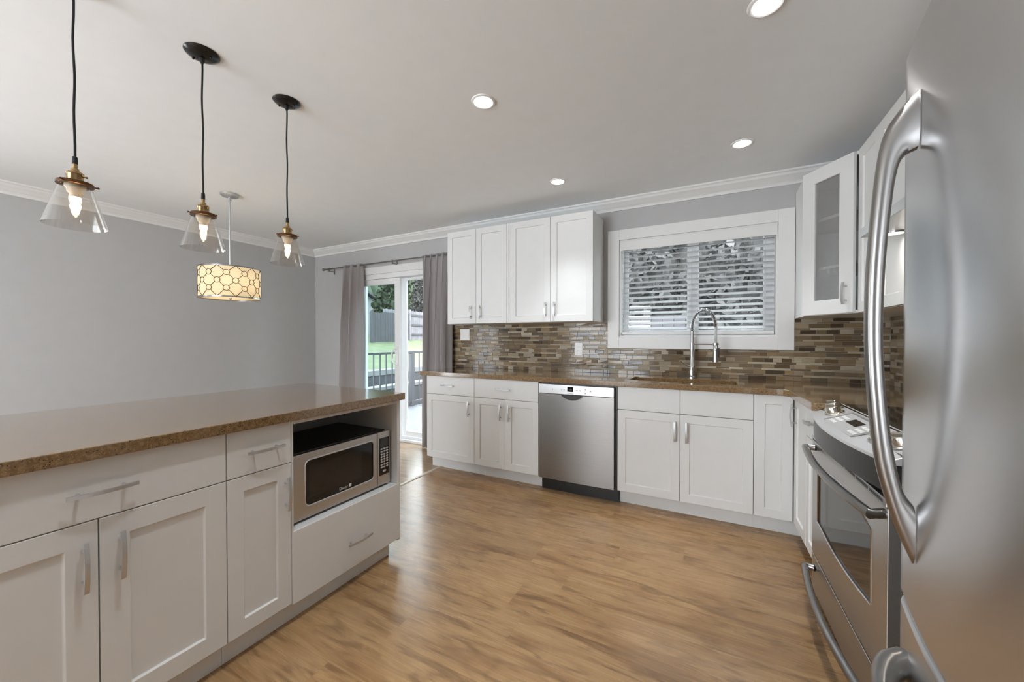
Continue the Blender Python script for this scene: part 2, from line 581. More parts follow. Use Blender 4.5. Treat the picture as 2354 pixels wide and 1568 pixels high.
# back wall with the sliding-door opening and the window opening
DX0, DX1, DZ = -4.03, -2.58, 2.03
WX0, WX1, WZ0, WZ1 = -0.735, 0.42, 1.245, 2.09
wb = NB()
for a in ((XL - 0.15, DX0, 0, ZC), (DX0, DX1, DZ, ZC), (DX1, WX0, 0, ZC), (WX0, WX1, 0, WZ0), (WX0, WX1, WZ1, ZC), (WX1, XR + 0.15, 0, ZC)):
    box(wb, a[0], a[1], YB, YB + 0.15, a[2], a[3])
structure('wall_back', wb, M['wall'])
LY0, LY1, LZ0, LZ1 = -1.75, -0.6, 0.4, 1.9
wl = NB()
for a in ((YF - 0.15, LY0, 0, ZC), (LY0, LY1, 0, LZ0), (LY0, LY1, LZ1, ZC), (LY1, YB, 0, ZC)):
    box(wl, XL - 0.15, XL, a[0], a[1], a[2], a[3])
structure('wall_left', wl, M['wall'])
lwn = thing('added_window_left', None, None, kind='structure')  # unseen window, added to let more light into the room
b = NB()
for a in ((LY0, LY0 + 0.05, LZ0, LZ1), (LY1 - 0.05, LY1, LZ0, LZ1), (LY0 + 0.05, LY1 - 0.05, LZ0, LZ0 + 0.05), (LY0 + 0.05, LY1 - 0.05, LZ1 - 0.05, LZ1), (-1.18, -1.12, LZ0 + 0.05, LZ1 - 0.05)):
    box(b, XL - 0.09, XL - 0.03, a[0], a[1], a[2], a[3])
obj('added_window_frame', b, M['vinyl'], lwn)
structure('wall_right', bx(XR, XR + 0.15, YF - 0.15, YB, 0, ZC), M['wall'])
wf = NB()
RX0, RX1, RZ0, RZ1 = -3.3, -1.3, 0.35, 2.15
for a in ((XL, RX0, 0, ZC), (RX0, RX1, 0, RZ0), (RX0, RX1, RZ1, ZC), (RX1, XR, 0, ZC)):
    box(wf, a[0], a[1], YF - 0.15, YF, a[2], a[3])
structure('wall_front', wf, M['wall'])
rw = thing('added_window_front', None, None, (0, 0, 0), kind='structure')  # unseen window behind the camera, added for its light
b = NB()
RM = (RX0 + RX1) / 2
for a in ((RX0, RX0 + 0.05, RZ0, RZ1), (RX1 - 0.05, RX1, RZ0, RZ1), (RX0 + 0.05, RX1 - 0.05, RZ0, RZ0 + 0.05), (RX0 + 0.05, RX1 - 0.05, RZ1 - 0.05, RZ1),
          (RM - 0.03, RM + 0.03, RZ0 + 0.05, RZ1 - 0.05)):
    box(b, a[0], a[1], YF - 0.11, YF - 0.05, a[2], a[3])
obj('added_window_frame', b, M['vinyl'], rw)

# crown moulding: profile (distance from wall, drop below ceiling)
CR = [(0.0, 0.0), (0.09, 0.0), (0.09, 0.012), (0.078, 0.018), (0.070, 0.032), (0.052, 0.044), (0.034, 0.058), (0.020, 0.066), (0.014, 0.074), (0.014, 0.088), (0.0, 0.088)]
structure('trim_2', prism(NB(), [(YB - d, ZC - z) for d, z in CR], XL, XR, 'x'), M['trim'])
structure('trim_3', prism(NB(), [(XL + d, ZC - z) for d, z in CR], YF, YB, 'y'), M['trim'])
structure('baseboard_left', bx(XL, XL + 0.015, YF, YB - 0.005, 0, 0.10), M['trim'], bevel=0.003)
structure('baseboard_back', bx(XL + 0.015, DX0 - 0.09, YB - 0.015, YB, 0, 0.10), M['trim'], bevel=0.003)

# ------------------------------------------------------------------ sliding patio door
d1 = thing('door_1', None, None, kind='structure')
b = NB()
box(b, DX0 - 0.085, DX0, YB - 0.018, YB, 0, DZ + 0.088)
box(b, DX1, DX1 + 0.03, YB - 0.018, YB, 0, DZ + 0.088)
box(b, DX0, DX1, YB - 0.018, YB, DZ, DZ + 0.088)
obj('casing', b, M['trim'], d1, bevel=0.003)
b = NB()
box(b, DX0, DX0 + 0.035, YB - 0.005, YB + 0.12, 0, DZ)
box(b, DX1 - 0.035, DX1, YB - 0.005, YB + 0.12, 0, DZ)
box(b, DX0 + 0.035, DX1 - 0.035, YB - 0.005, YB + 0.12, DZ - 0.06, DZ)
box(b, DX0 + 0.035, DX1 - 0.035, YB - 0.012, YB + 0.13, 0.0, 0.03)
box(b, DX0 + 0.035, DX1 - 0.035, YB + 0.045, YB + 0.055, 0.03, 0.055)
obj('door_frame', b, M['vinyl'], d1, bevel=0.003)
def sash(name, x0, x1, y0, y1, z0, z1, l, r, bt, tp, glass):
    b = NB()
    box(b, x0, x0 + l, y0, y1, z0, z1)
    box(b, x1 - r, x1, y0, y1, z0, z1)
    box(b, x0 + l, x1 - r, y0, y1, z0, z0 + bt)
    box(b, x0 + l, x1 - r, y0, y1, z1 - tp, z1)
    s = obj(name, b, M['vinyl'], d1, bevel=0.004)
    ym = (y0 + y1) / 2
    obj('glass', bx(x0 + l, x1 - r, ym - 0.003, ym + 0.003, z0 + bt, z1 - tp), glass, s)
    return s
sl = sash('sliding_panel', -3.99, -3.325, YB + 0.005, YB + 0.042, 0.056, 1.965, 0.06, 0.085, 0.10, 0.07, M['glass_t'])
sash('fixed_panel', -3.37, DX1 - 0.036, YB + 0.06, YB + 0.10, 0.056, 1.965, 0.085, 0.07, 0.06, 0.03, M['glass'])
b = NB()
hp = []
for k in range(13):
    a = -PI / 2 + PI * k / 12
    hp.append((-3.365 - 0.045 * math.cos(a), YB - 0.03 - 0.015 * math.cos(a), 1.02 + 0.09 * math.sin(a)))
hp = [(-3.365, YB + 0.004, 0.93)] + hp + [(-3.365, YB + 0.004, 1.11)]
tube(b, hp, 0.009, 10)
box(b, -3.385, -3.345, YB - 0.006, YB + 0.005, 0.90, 1.14)
obj('door_handle', b, M['plate'], sl, smooth=True)

# ------------------------------------------------------------------ kitchen window
w1 = thing('window_1', None, None, kind='structure')
b = NB()
CX0, CX1, CZ0, CZ1 = -0.833, 0.520, 1.144, 2.18
box(b, CX0, WX0, YB - 0.02, YB, CZ0, CZ1)
box(b, WX1, CX1, YB - 0.02, YB, CZ0, CZ1)
box(b, WX0, WX1, YB - 0.02, YB, CZ0, WZ0)
box(b, WX0, WX1, YB - 0.02, YB, WZ1, CZ1)
obj('casing', b, M['trim'], w1, bevel=0.002)
b = NB()
t = 0.012
box(b, WX0, WX0 + t, YB - 0.0, YB + 0.10, WZ0, WZ1)
box(b, WX1 - t, WX1, YB - 0.0, YB + 0.10, WZ0, WZ1)
box(b, WX0 + t, WX1 - t, YB, YB + 0.10, WZ0, WZ0 + t)
box(b, WX0 + t, WX1 - t, YB, YB + 0.10, WZ1 - t, WZ1)
obj('jamb', b, M['trim'], w1)
def wsash(x0, x1, y0, l, r):
    b = NB()
    z0, z1 = WZ0 + t, WZ1 - t
    box(b, x0, x0 + l, y0, y0 + 0.03, z0, z1)
    box(b, x1 - r, x1, y0, y0 + 0.03, z0, z1)
    box(b, x0 + l, x1 - r, y0, y0 + 0.03, z0, z0 + 0.045)
    box(b, x0 + l, x1 - r, y0, y0 + 0.03, z1 - 0.045, z1)
    s = obj('window_sash', b, M['vinyl'], w1, bevel=0.003)
    obj('glass', bx(x0 + l, x1 - r, y0 + 0.013, y0 + 0.017, z0 + 0.045, z1 - 0.045), M['glass'], s)
wsash(WX0 + t, -0.150, YB + 0.105, 0.045, 0.045)
wsash(-0.195, WX1 - t, YB + 0.072, 0.085, 0.07)

# ------------------------------------------------------------------ venetian blind
vb = thing('venetian_blind', 'white wooden venetian blind with open tilted slats hanging in the window over the sink', 'blind', (0, YB + 0.02, 0))
obj('valance', bx(WX0 + 0.013, WX1 - 0.004, -0.032, -0.022, 1.998, 2.076), M['trim'], vb, bevel=0.003)
obj('head_rail', bx(WX0 + 0.014, WX1 - 0.014, -0.015, 0.035, 2.03, 2.076), M['slat'], vb)
b = NB()
tilt = math.radians(24)
zs = [1.985 - 0.0445 * k for k in range(16)]
sx0, sx1 = WX0 + 0.02, WX1 - 0.02
for zc in zs:
    hw, ht = 0.0245, 0.0014
    dy, dz = hw * math.cos(tilt), hw * math.sin(tilt)
    prism(b, [(0.012 - dy, zc - dz - ht), (0.012 + dy, zc + dz - ht), (0.012 + dy, zc + dz + ht), (0.012 - dy, zc - dz + ht)], sx0, sx1, 'x')
obj('slat', b, M['slat'], vb)
obj('bottom_rail', bx(sx0, sx1, -0.012, 0.037, 1.264, 1.290), M['trim'], vb, bevel=0.004)
for xx in (-0.665, -0.16, 0.345):
    b = NB()
    for yy in (-0.016, 0.038):
        cyl(b, (xx, yy, 1.285), (xx, yy, 2.03), 0.0011, 6)
    obj('ladder_cord', b, M['slat'], vb)
b = NB(); cyl(b, (-0.70, -0.026, 1.45), (-0.70, -0.026, 2.03), 0.004, 8)
obj('tilt_wand', b, M['slat'], vb)

# ------------------------------------------------------------------ cabinets
def shaker(bm, x0, x1, z0, z1, y=0.0, t=0.02, fr=0.057, rec=0.009, hole=False):
    xi0, xi1, zi0, zi1 = x0 + fr, x1 - fr, z0 + fr, z1 - fr
    c = 0.003
    def ring(a0, a1, c0, c1, yy):
        return [bm.verts.new(p) for p in ((a0, yy, c0), (a1, yy, c0), (a1, yy, c1), (a0, yy, c1))]
    A = ring(x0, x1, z0, z1, y)
    Bq = ring(xi0, xi1, zi0, zi1, y)
    Cq = ring(xi0 + c, xi1 - c, zi0 + c, zi1 - c, y + rec)
    D = ring(x0, x1, z0, z1, y + t)
    for i in range(4):
        j = (i + 1) % 4
        bm.faces.new((A[i], A[j], Bq[j], Bq[i]))
        bm.faces.new((Bq[i], Bq[j], Cq[j], Cq[i]))
        bm.faces.new((A[j], A[i], D[i], D[j]))
    if hole:
        E = ring(xi0 + c, xi1 - c, zi0 + c, zi1 - c, y + t)
        for i in range(4):
            j = (i + 1) % 4
            bm.faces.new((Cq[i], Cq[j], E[j], E[i]))
            bm.faces.new((D[j], D[i], E[i], E[j]))
    else:
        bm.faces.new(Cq)
        bm.faces.new(D[::-1])
    return bm

def pull(parent, x, z, L, vertical=True, y=0.0, mat=None, mtx=None):
    """arched flat bar pull on two posts"""
    b = NB()
    hw, n = 0.0055, 12
    rows = []
    for k in range(n + 1):
        s = -L / 2 + L * k / n
        off = 0.024 + 0.009 * math.cos(PI * s / L)
        th = 0.0035
        row = []
        for (w, o) in ((-hw, off - th), (hw, off - th), (hw, off + th), (-hw, off + th)):
            p = (x + w, y - o, z + s) if vertical else (x + s, y - o, z + w)
            row.append(b.verts.new(p))
        rows.append(row)
    for k in range(n):
        for i in range(4):
            j = (i + 1) % 4
            b.faces.new((rows[k][i], rows[k][j], rows[k + 1][j], rows[k + 1][i]))
    b.faces.new(rows[0]); b.faces.new(rows[-1][::-1])
    for s in (-L * 0.32, L * 0.32):
        p = (x, y, z + s) if vertical else (x + s, y, z)
        q = (p[0], y - 0.027, p[2])
        cyl(b, p, q, 0.0045, 10)
    if mtx:
        b.transform(mtx)
    return obj('handle', b, mat or M['nickel'], parent)

G = 0.0016     # half the gap between two fronts
def fronts(root, lst):
    for f in lst:
        k, x0, x1, z0, z1 = f[:5]
        h = f[5] if len(f) > 5 else None
        if k == 'drawer' or k == 'panel':
            o = obj('drawer_front' if k == 'drawer' else 'false_front', bx(x0 + G, x1 - G, 0, 0.02, z0 + G, z1 - G), M['cab'], root, bevel=0.002)
        else:
            o = obj('door', shaker(NB(), x0 + G, x1 - G, z0 + G, z1 - G, fr=f[6] if len(f) > 6 else 0.057), M['cab'], root, bevel=0.0016)
        if h:
            pull(o, h[0], h[1], h[2], h[3] == 'v')

ZB, ZD, ZT = 0.112, 0.711, 0.880
def base_cabinet(name, label, loc, rot, w, lst, depth=0.56, ctop=0.8795, group=None, toe_back=0.085, cat='cabinet', toe_l=0.0, toe_r=0.0):
    r = thing(name, label, cat, loc, rot, group)
    obj('carcass', bx(0.001, w - 0.001, 0.0215, depth, 0.105, ctop), M['cab_in'], r)
    obj('toe_kick', bx(0.0005 + toe_l, w - 0.0005 + toe_r, toe_back, toe_back + 0.018, 0.0, 0.105), M['cab'], r)
    fronts(r, lst)
    return r

YD = 2.845
def HV(x, zt): return (x, zt - 0.073, 0.137, 'v')
base_cabinet('base_cabinet', 'white base cabinet with one drawer over one door, at the curtain end', (-2.415, YD, 0), 0, 0.538,
    [('drawer', 0, 0.538, ZD, ZT, (0.25, 0.797, 0.137, 'h')), ('door', 0, 0.538, ZB, ZD, (0.484, 0.600, 0.137, 'v'))])
base_cabinet('base_cabinet', 'white base cabinet with a wide drawer over two narrow doors beside the dishwasher', (-1.877, YD, 0), 0, 0.624,
    [('drawer', 0, 0.624, ZD, ZT, (0.296, 0.796, 0.137, 'h')), ('door', 0, 0.314, ZB, ZD, (0.272, 0.600, 0.137, 'v')), ('door', 0.314, 0.624, ZB, ZD, (0.356, 0.600, 0.137, 'v'))])
base_cabinet('sink_cabinet', 'white sink base cabinet with two blank front panels over two doors below the faucet', (-0.622, YD, 0), 0, 0.85,
    [('panel', 0, 0.423, ZD, ZT), ('panel', 0.423, 0.85, ZD, ZT), ('door', 0, 0.423, ZB, ZD, (0.390, 0.592, 0.137, 'v')), ('door', 0.423, 0.85, ZB, ZD, (0.462, 0.592, 0.137, 'v'))], ctop=0.685)
# corner cabinet: one blank leaf on the sink wall, the other leaf (with a pull) on the range wall
ROT_R = -PI / 2 + math.radians(1.45)
cc = thing('corner_base_cabinet', 'white corner base cabinet with two tall leaves meeting at the inside corner, no drawer', 'cabinet', (0.228, YD, 0), 0)
obj('carcass', bx(0.001, 0.78, 0.022, 0.56, 0.105, 0.8795), M['cab_in'], cc)
obj('toe_kick', bx(0.0, 0.285, 0.085, 0.103, 0.0, 0.105), M['cab'], cc)
o = obj('door', shaker(NB(), G, 0.205 - G, ZB + G, ZT - G), M['cab'], cc, bevel=0.0016)
MT = Matrix.Translation((0.207, 0.0, 0)) @ Matrix.Rotation(ROT_R, 4, 'Z')
b = shaker(NB(), 0.012, 0.300, ZB + G, ZT - G); b.transform(MT)
o = obj('door', b, M['cab'], cc, bevel=0.0016)
pull(o, 0.075, 0.775, 0.137, True, mtx=MT)
# narrow drawer base between the corner cabinet and the range
nb = base_cabinet('base_cabinet', 'narrow white base cabinet with a small drawer, right beside the range',
    (0.228 + 0.207 + 0.302 * math.sin(math.radians(1.45)), YD - 0.302 * math.cos(math.radians(1.45)), 0), ROT_R, 0.225,
    [('drawer', 0, 0.225, ZD, ZT, (0.11, 0.797, 0.11, 'h')), ('door', 0, 0.225, ZB, ZD)], depth=0.54)
b = NB(); box(b, -0.215, -0.001, 0.085, 0.103, 0, 0.105)
obj('toe_kick', b, M['cab'], nb)

# island
XI = -1.585
RI = PI / 2
base_cabinet('island_cabinet', 'white island cabinet with one wide drawer over two shaker doors', (XI, 0.091, 0), RI, 0.663,
    [('drawer', 0, 0.663, 0.702, ZT, (0.338, 0.786, 0.150, 'h')), ('door', 0, 0.331, 0.096, 0.702, (0.299, 0.579, 0.143, 'v'), 0.066), ('door', 0.331, 0.663, 0.096, 0.702, (0.376, 0.580, 0.143, 'v'), 0.066)], toe_back=0.045)
base_cabinet('island_cabinet', 'narrow white island cabinet with one drawer and one door, next to the microwave', (XI, 0.754, 0), RI, 0.245,
    [('drawer', 0, 0.245, 0.702, ZT, (0.134, 0.789, 0.143, 'h')), ('door', 0, 0.245, 0.096, 0.702, (0.220, 0.579, 0.14, 'v'))], toe_back=0.045)
mc = thing('microwave_cabinet', 'white island end cabinet with an open niche over a deep blank drawer', 'cabinet', (XI, 0.999, 0), RI)
b = NB()
wm, dm = 0.637, 0.56
box(b, 0.001, 0.009, 0.001, dm, 0.105, 0.8795)
box(b, wm - 0.022, wm, 0.001, dm, 0.08, 0.8795)
box(b, 0.009, wm - 0.022, 0.006, dm, 0.385, 0.405)
box(b, 0.009, wm - 0.022, 0.001, dm, 0.862, 0.8795)
box(b, 0.009, wm - 0.022, dm - 0.012, dm, 0.405, 0.862)
box(b, 0.009, wm - 0.022, 0.022, dm - 0.012, 0.105, 0.125)
obj('carcass', b, M['cab'], mc, bevel=0.0012)
obj('toe_kick', bx(0, wm - 0.045, 0.045, 0.063, 0, 0.105), M['cab'], mc)
b = bx(wm - 0.063, wm - 0.045, 0.063, dm, 0, 0.105)
obj('toe_kick', b, M['cab'], mc)
o = obj('drawer_front', bx(G, wm, -0.001, 0.019, 0.088, 0.402), M['cab'], mc, bevel=0.002)
pull(o, 0.342, 0.219, 0.143, False, y=-0.001)
# back of the island
ib = obj('island_back_panel', bx(XI - 0.58, XI - 0.5605, 0.091, 1.636, 0.0, 0.8795), M['cab'])
setp(ib, 'white panel closing the dining side of the island under the overhang', 'panel')

# worktops
b = prism(NB(), [(-2.526, 0.03), (-1.558, 0.03), (-1.558, 1.650), (-2.526, 1.698)], 0.8815, 0.92)
setp(obj('island_worktop', b, M['quartz'], bevel=0.003), 'brown speckled quartz island top with a deep overhang under the glass pendants', 'worktop')
cr = [(-2.475, 3.424), (-2.475, 2.815), (0.345, 2.815), (0.375, 2.808), (0.398, 2.782), (0.419, 2.300), (1.046, 2.316), (1.046, 3.424)]
SX0, SX1, SY0, SY1 = -0.560, 0.145, 2.945, 3.235
hole = rrect(SX0, SX1, SY0, SY1, 0.025, 4)
b = slab_with_hole(NB(), cr, [hole], 0.8815, 0.92)
setp(obj('kitchen_worktop', b, M['quartz'], bevel=0.0025), 'long L-shaped brown quartz worktop running under the window to the range', 'worktop')
sk = thing('kitchen_sink', 'brown undermount sink basin sunk in the worktop below the faucet', 'sink', (0, 0, 0))
b = NB()
def ringv(x0, x1, y0, y1, z, r):
    return [b.verts.new((p[0], p[1], z)) for p in rrect(x0, x1, y0, y1, r, 4)]
r0 = ringv(SX0 - 0.012, SX1 + 0.012, SY0 - 0.012, SY1 + 0.012, 0.880, 0.03)
r1 = ringv(SX0 + 0.002, SX1 - 0.002, SY0 + 0.002, SY1 - 0.002, 0.880, 0.025)
r2 = ringv(SX0 + 0.012, SX1 - 0.012, SY0 + 0.012, SY1 - 0.012, 0.69, 0.04)
for A_, B_ in ((r0, r1), (r1, r2)):
    for i in range(len(A_)):
        j = (i + 1) % len(A_)
        b.faces.new((A_[i], A_[j], B_[j], B_[i]))
b.faces.new(r2)
obj('basin', b, M['sink'], sk, smooth=True)
b = NB(); lathe(b, [(0, 0.694), (0.035, 0.694), (0.042, 0.691)], (-0.2, 3.1, 0), 20)
obj('drain', b, M['chrome'], sk)

# wall cabinets
def wall_cabinet(name, label, loc, rot, w, z0, z1, lst, depth=0.335, cat='cabinet', extra=0.0, fill=None):
    r = thing(name, label, cat, loc, rot)
    obj('carcass', bx(0.0, w + extra, 0.0215, depth, z0, z1), M['cab'], r, bevel=0.001)
    if fill:
        obj('filler_strip', bx(fill[0], fill[1], 0.004, 0.0215, z0, z1), M['cab'], r)
    fronts(r, lst)
    return r
YU = 3.094
UZ0, UZ1 = 1.374, 2.285
wall_cabinet('wall_cabinet', 'white two-door wall cabinet hanging next to the curtain', (-2.358, YU, 0), 0, 0.693, UZ0, UZ1,
    [('door', 0, 0.338, UZ0, UZ1, (0.284, 1.483, 0.125, 'v')), ('door', 0.338, 0.676, UZ0, UZ1, (0.392, 1.483, 0.125, 'v'))], fill=(0.677, 0.693))
wall_cabinet('wall_cabinet', 'white two-door wall cabinet hanging beside the kitchen window', (-1.664, YU, 0), 0, 0.788, UZ0, UZ1,
    [('door', 0.014, 0.411, UZ0, UZ1, (0.368, 1.483, 0.125, 'v')), ('door', 0.411, 0.788, UZ0, UZ1, (0.452, 1.483, 0.125, 'v'))], fill=(0.0005, 0.0135))
wall_cabinet('wall_cabinet', 'white wall cabinet between the glass-door corner cabinet and the range hood', (0.715, 2.815, 0), -PI / 2, 0.61, UZ0, UZ1,
    [('door', 0.012, 0.31, UZ0, UZ1, (0.270, 1.483, 0.125, 'v')), ('door', 0.31, 0.61, UZ0, UZ1, (0.350, 1.483, 0.125, 'v'))], fill=(-0.003, 0.0125))
wall_cabinet('wall_cabinet', 'short white wall cabinet above the range hood', (0.715, 2.203, 0), -PI / 2, 0.765, 1.735, UZ1,
    [('door', 0, 0.382, 1.735, UZ1), ('door', 0.382, 0.765, 1.735, UZ1)])

# corner wall cabinet with glass door
cw = thing('corner_wall_cabinet', 'white diagonal corner wall cabinet with a textured glass door', 'cabinet', (0.524, 3.10, UZ0))
pl = [(0, 0.328), (0, 0), (0.191, -0.28), (0.524, -0.28), (0.524, 0.328)]
H = UZ1 - UZ0
b = NB()
prism(b, pl, 0, 0.018); prism(b, pl, H - 0.018, H)
box(b, 0, 0.018, 0.006, 0.328, 0.018, H - 0.018)
box(b, 0.20, 0.524, -0.28, -0.262, 0.018, H - 0.018)
box(b, 0.018, 0.524, 0.316, 0.328, 0.018, H - 0.018)
box(b, 0.512, 0.524, -0.262, 0.316, 0.018, H - 0.018)
obj('carcass', b, M['cab'], cw, bevel=0.001)
inner = [(0.02, 0.314), (0.02, 0.02), (0.20, -0.24), (0.51, -0.26), (0.51, 0.314)]
for zz in (0.285, 0.590):
    obj('shelf', prism(NB(), inner, zz, zz + 0.018), M['cab'], cw)
Ld = math.hypot(0.191, 0.28)
ang = math.atan2(-0.28, 0.191)
MD = Matrix.Rotation(ang, 4, 'Z')
b = NB()
shaker(b, 0.004, Ld - 0.004, 0.003, H - 0.003, y=-0.022, t=0.020, fr=0.083, rec=0.004, hole=True)
b.transform(MD)
od = obj('door', b, M['cab'], cw, bevel=0.0015)
b = bx(0.085, Ld - 0.085, -0.012, -0.008, 0.085, H - 0.085); b.transform(MD)
obj('glass', b, M['rain'], od)
pull(od, Ld - 0.04, 0.115, 0.125, True, y=-0.022, mtx=MD)

# ------------------------------------------------------------------ backsplash mosaic
PAL = [((0.19, 0.135, 0.082), 0), ((0.27, 0.20, 0.13), 0), ((0.145, 0.10, 0.06), 0), ((0.36, 0.29, 0.21), 1), ((0.23, 0.165, 0.10), 0), ((0.085, 0.06, 0.042), 0),
       ((0.45, 0.39, 0.31), 1), ((0.30, 0.215, 0.125), 0), ((0.20, 0.15, 0.105), 0), ((0.165, 0.13, 0.095), 0)]
THIN = [((0.42, 0.35, 0.265), 1), ((0.36, 0.29, 0.215), 1), ((0.25, 0.185, 0.125), 0), ((0.48, 0.42, 0.34), 1), ((0.16, 0.115, 0.075), 0)]
def mosaic(rects, a_lo, a_hi, z_lo, z_hi, mapf):
    """rects: allowed rectangles (a0,a1,z0,z1); mapf(a, z, out) -> xyz"""
    bm = NB()
    lay = bm.loops.layers.float_color.new('tint')
    def tile(a0, a1, z0, z1, col, gl):
        th = 0.0055 + random.uniform(-0.0006, 0.0012)
        tl = [random.uniform(-0.0004, 0.0004) for _ in range(4)]
        c = min(0.0011, (z1 - z0) * 0.2)
        base = [bm.verts.new(mapf(a, z, 0.0)) for a, z in ((a0, z0), (a1, z0), (a1, z1), (a0, z1))]
        mid = [bm.verts.new(mapf(a, z, th - 0.0008)) for a, z in ((a0, z0), (a1, z0), (a1, z1), (a0, z1))]
        top = [bm.verts.new(mapf(a, z, th + tl[i])) for i, (a, z) in enumerate(((a0 + c, z0 + c), (a1 - c, z0 + c), (a1 - c, z1 - c), (a0 + c, z1 - c)))]
        fs = [bm.faces.new(top)]
        for i in range(4):
            j = (i + 1) % 4
            fs.append(bm.faces.new((mid[i], mid[j], top[j], top[i])))
            fs.append(bm.faces.new((base[i], base[j], mid[j], mid[i])))
        k = random.uniform(0.72, 1.05)
        for f in fs:
            for lp in f.loops:
                lp[lay] = (col[0] * k, col[1] * k * 0.98, col[2] * k * 0.9, float(gl) * random.uniform(0.6, 1.0))
    z = z_lo
    gpt = 0.0018
    k = 0
    while z < z_hi - 0.006:
        thick = (k % 2 == 0)
        h = (random.choice((0.027, 0.030, 0.030)) if thick else random.choice((0.013, 0.015)))
        z1 = min(z + h, z_hi)
        a = a_lo - random.uniform(0, 0.1)
        prev = None
        while a < a_hi:
            L = random.choice((0.055, 0.06, 0.075, 0.095, 0.12)) if thick else random.choice((0.09, 0.12, 0.15, 0.18))
            pal = PAL if thick else THIN
            ci = random.randrange(len(pal))
            if ci == prev:
                ci = (ci + 1) % len(pal)
            prev = ci
            col, gl = pal[ci]
            for (r0_, r1_, q0, q1) in rects:
                b0, b1 = max(a, r0_), min(a + L, r1_)
                c0, c1 = max(z, q0), min(z1, q1)
                if b1 - b0 > 0.006 and c1 - c0 > 0.004:
                    tile(b0, b1 - gpt, c0, c1 - gpt, col, gl)
            a += L
        z = z1
        k += 1
    return bm
bs = thing('mosaic_backsplash', 'brown and tan strip mosaic backsplash tiled on the sink wall under the window', 'backsplash', (0, 0, 0))
rb = [(-2.545, -0.833, 0.921, 1.374), (-0.833, 0.521, 0.921, 1.144), (0.521, 1.043, 0.921, 1.374)]
obj('tile', mosaic(rb, -2.545, 1.043, 0.921, 1.374, lambda a, z, o: (a, YB - 0.0015 - o, z)), M['tile'], bs)
b = NB()
for r_ in rb:
    box(b, r_[0], r_[1], YB - 0.004, YB - 0.0005, r_[2], r_[3])
obj('grout', b, M['grout'], bs)
bs2 = thing('mosaic_backsplash', 'brown strip mosaic backsplash on the side wall behind the range, half hidden by the fridge', 'backsplash', (0, 0, 0))
rr = [(1.45, 2.2, 0.921, 1.665), (2.2, 3.424, 0.921, 1.374)]
obj('tile', mosaic(rr, 1.45, 3.424, 0.921, 1.665, lambda a, z, o: (XR - 0.0015 - o, a, z)), M['tile'], bs2)
b = NB()
for r_ in rr:
    box(b, XR - 0.004, XR - 0.0005, r_[0], r_[1], r_[2], r_[3])
obj('grout', b, M['grout'], bs2)

# switch plate and outlet on the tiles
sw = thing('switch_plate', 'white double light switch plate on the tiles near the curtain', 'switch plate', (-2.372, YB - 0.0085, 1.273))
obj('plate', bx(-0.060, 0.060, -0.005, 0.0, -0.060, 0.060), M['plate'], sw, bevel=0.003)
for xx in (-0.028, 0.028):
    obj('rocker', prism(NB(), [(-0.005, -0.034), (-0.0095, -0.034), (-0.0065, 0.034), (-0.005, 0.034)], xx - 0.017, xx + 0.017, 'x'), M['plate'], sw, bevel=0.001)
ot = thing('outlet_plate', 'white single outlet plate on the tiles left of the window', 'outlet', (-1.103, YB - 0.0085, 1.135))
obj('plate', bx(-0.037, 0.037, -0.005, 0.0, -0.058, 0.058), M['plate'], ot, bevel=0.003)
o = obj('receptacle', bx(-0.017, 0.017, -0.0065, -0.0045, -0.034, 0.034), M['plate'], ot, bevel=0.001)
for zz in (-0.018, 0.018):
    for xx in (-0.006, 0.006):
        obj('slot', bx(xx - 0.001, xx + 0.001, -0.007, -0.006, zz - 0.004, zz + 0.005), M['ink'], o)

# ------------------------------------------------------------------ faucet
fa = thing('kitchen_faucet', 'chrome spring-neck pull-down faucet standing behind the sink', 'faucet', (-0.148, 3.335, 0.92))
b = NB(); lathe(b, [(0, 0), (0.029, 0), (0.029, 0.008), (0.022, 0.014), (0.022, 0.105), (0.0185, 0.112), (0.0185, 0.275), (0, 0.275)], (0, 0, 0), 24)
obj('column', b, M['chrome'], fa, smooth=True)
# arch: from the column top up and over towards the sprayer
ex, ey = 0.163, -0.115
arch = []
for k in range(33):
    a = PI * k / 32
    f = (1 - math.cos(a)) / 2
    arch.append(Vector((ex * f, ey * f, 0.395 + 0.135 * math.sin(a))))
path = [Vector((0, 0, 0.27 + 0.125 * i / 6)) for i in range(6)] + arch
b = NB(); tube(b, path, 0.0065, 10)
obj('hose', b, M['darkgrey'], fa, smooth=True)
b = NB()
cyl(b, (0, 0, 0.27), (0, 0, 0.37), 0.0115, 16)
obj('upper_tube', b, M['chrome'], fa, smooth=True)
def coil(pts, r, pitch, wire):
    seglen = [0]
    for i in range(1, len(pts)):
        seglen.append(seglen[-1] + (pts[i] - pts[i - 1]).length)
    tot = seglen[-1]
    n = int(tot / pitch * 10)
    out = []
    for k in range(n + 1):
        s = tot * k / n
        i = 1
        while i < len(pts) - 1 and seglen[i] < s:
            i += 1
        f = (s - seglen[i - 1]) / (seglen[i] - seglen[i - 1])
        p = pts[i - 1].lerp(pts[i], f)
        t_ = (pts[i] - pts[i - 1]).normalized()
        side = Vector((-ey, ex, 0)).normalized()
        w_ = t_.cross(side).normalized()
        a = 2 * PI * s / pitch
        out.append(p + side * math.cos(a) * r + w_ * math.sin(a) * r)
    return tube(NB(), out, wire, 6)
obj('spring', coil(path[5:], 0.0125, 0.0085, 0.0021), M['chrome'], fa, smooth=True)
sp = (ex, ey)
b = NB()
lathe(b, [(0.007, 0.40), (0.010, 0.395), (0.010, 0.285), (0.017, 0.275), (0.018, 0.20), (0.0205, 0.150), (0.0205, 0.135), (0, 0.135)], (ex, ey, 0), 20)
o = obj('spray_head', b, M['chrome'], fa, smooth=True)
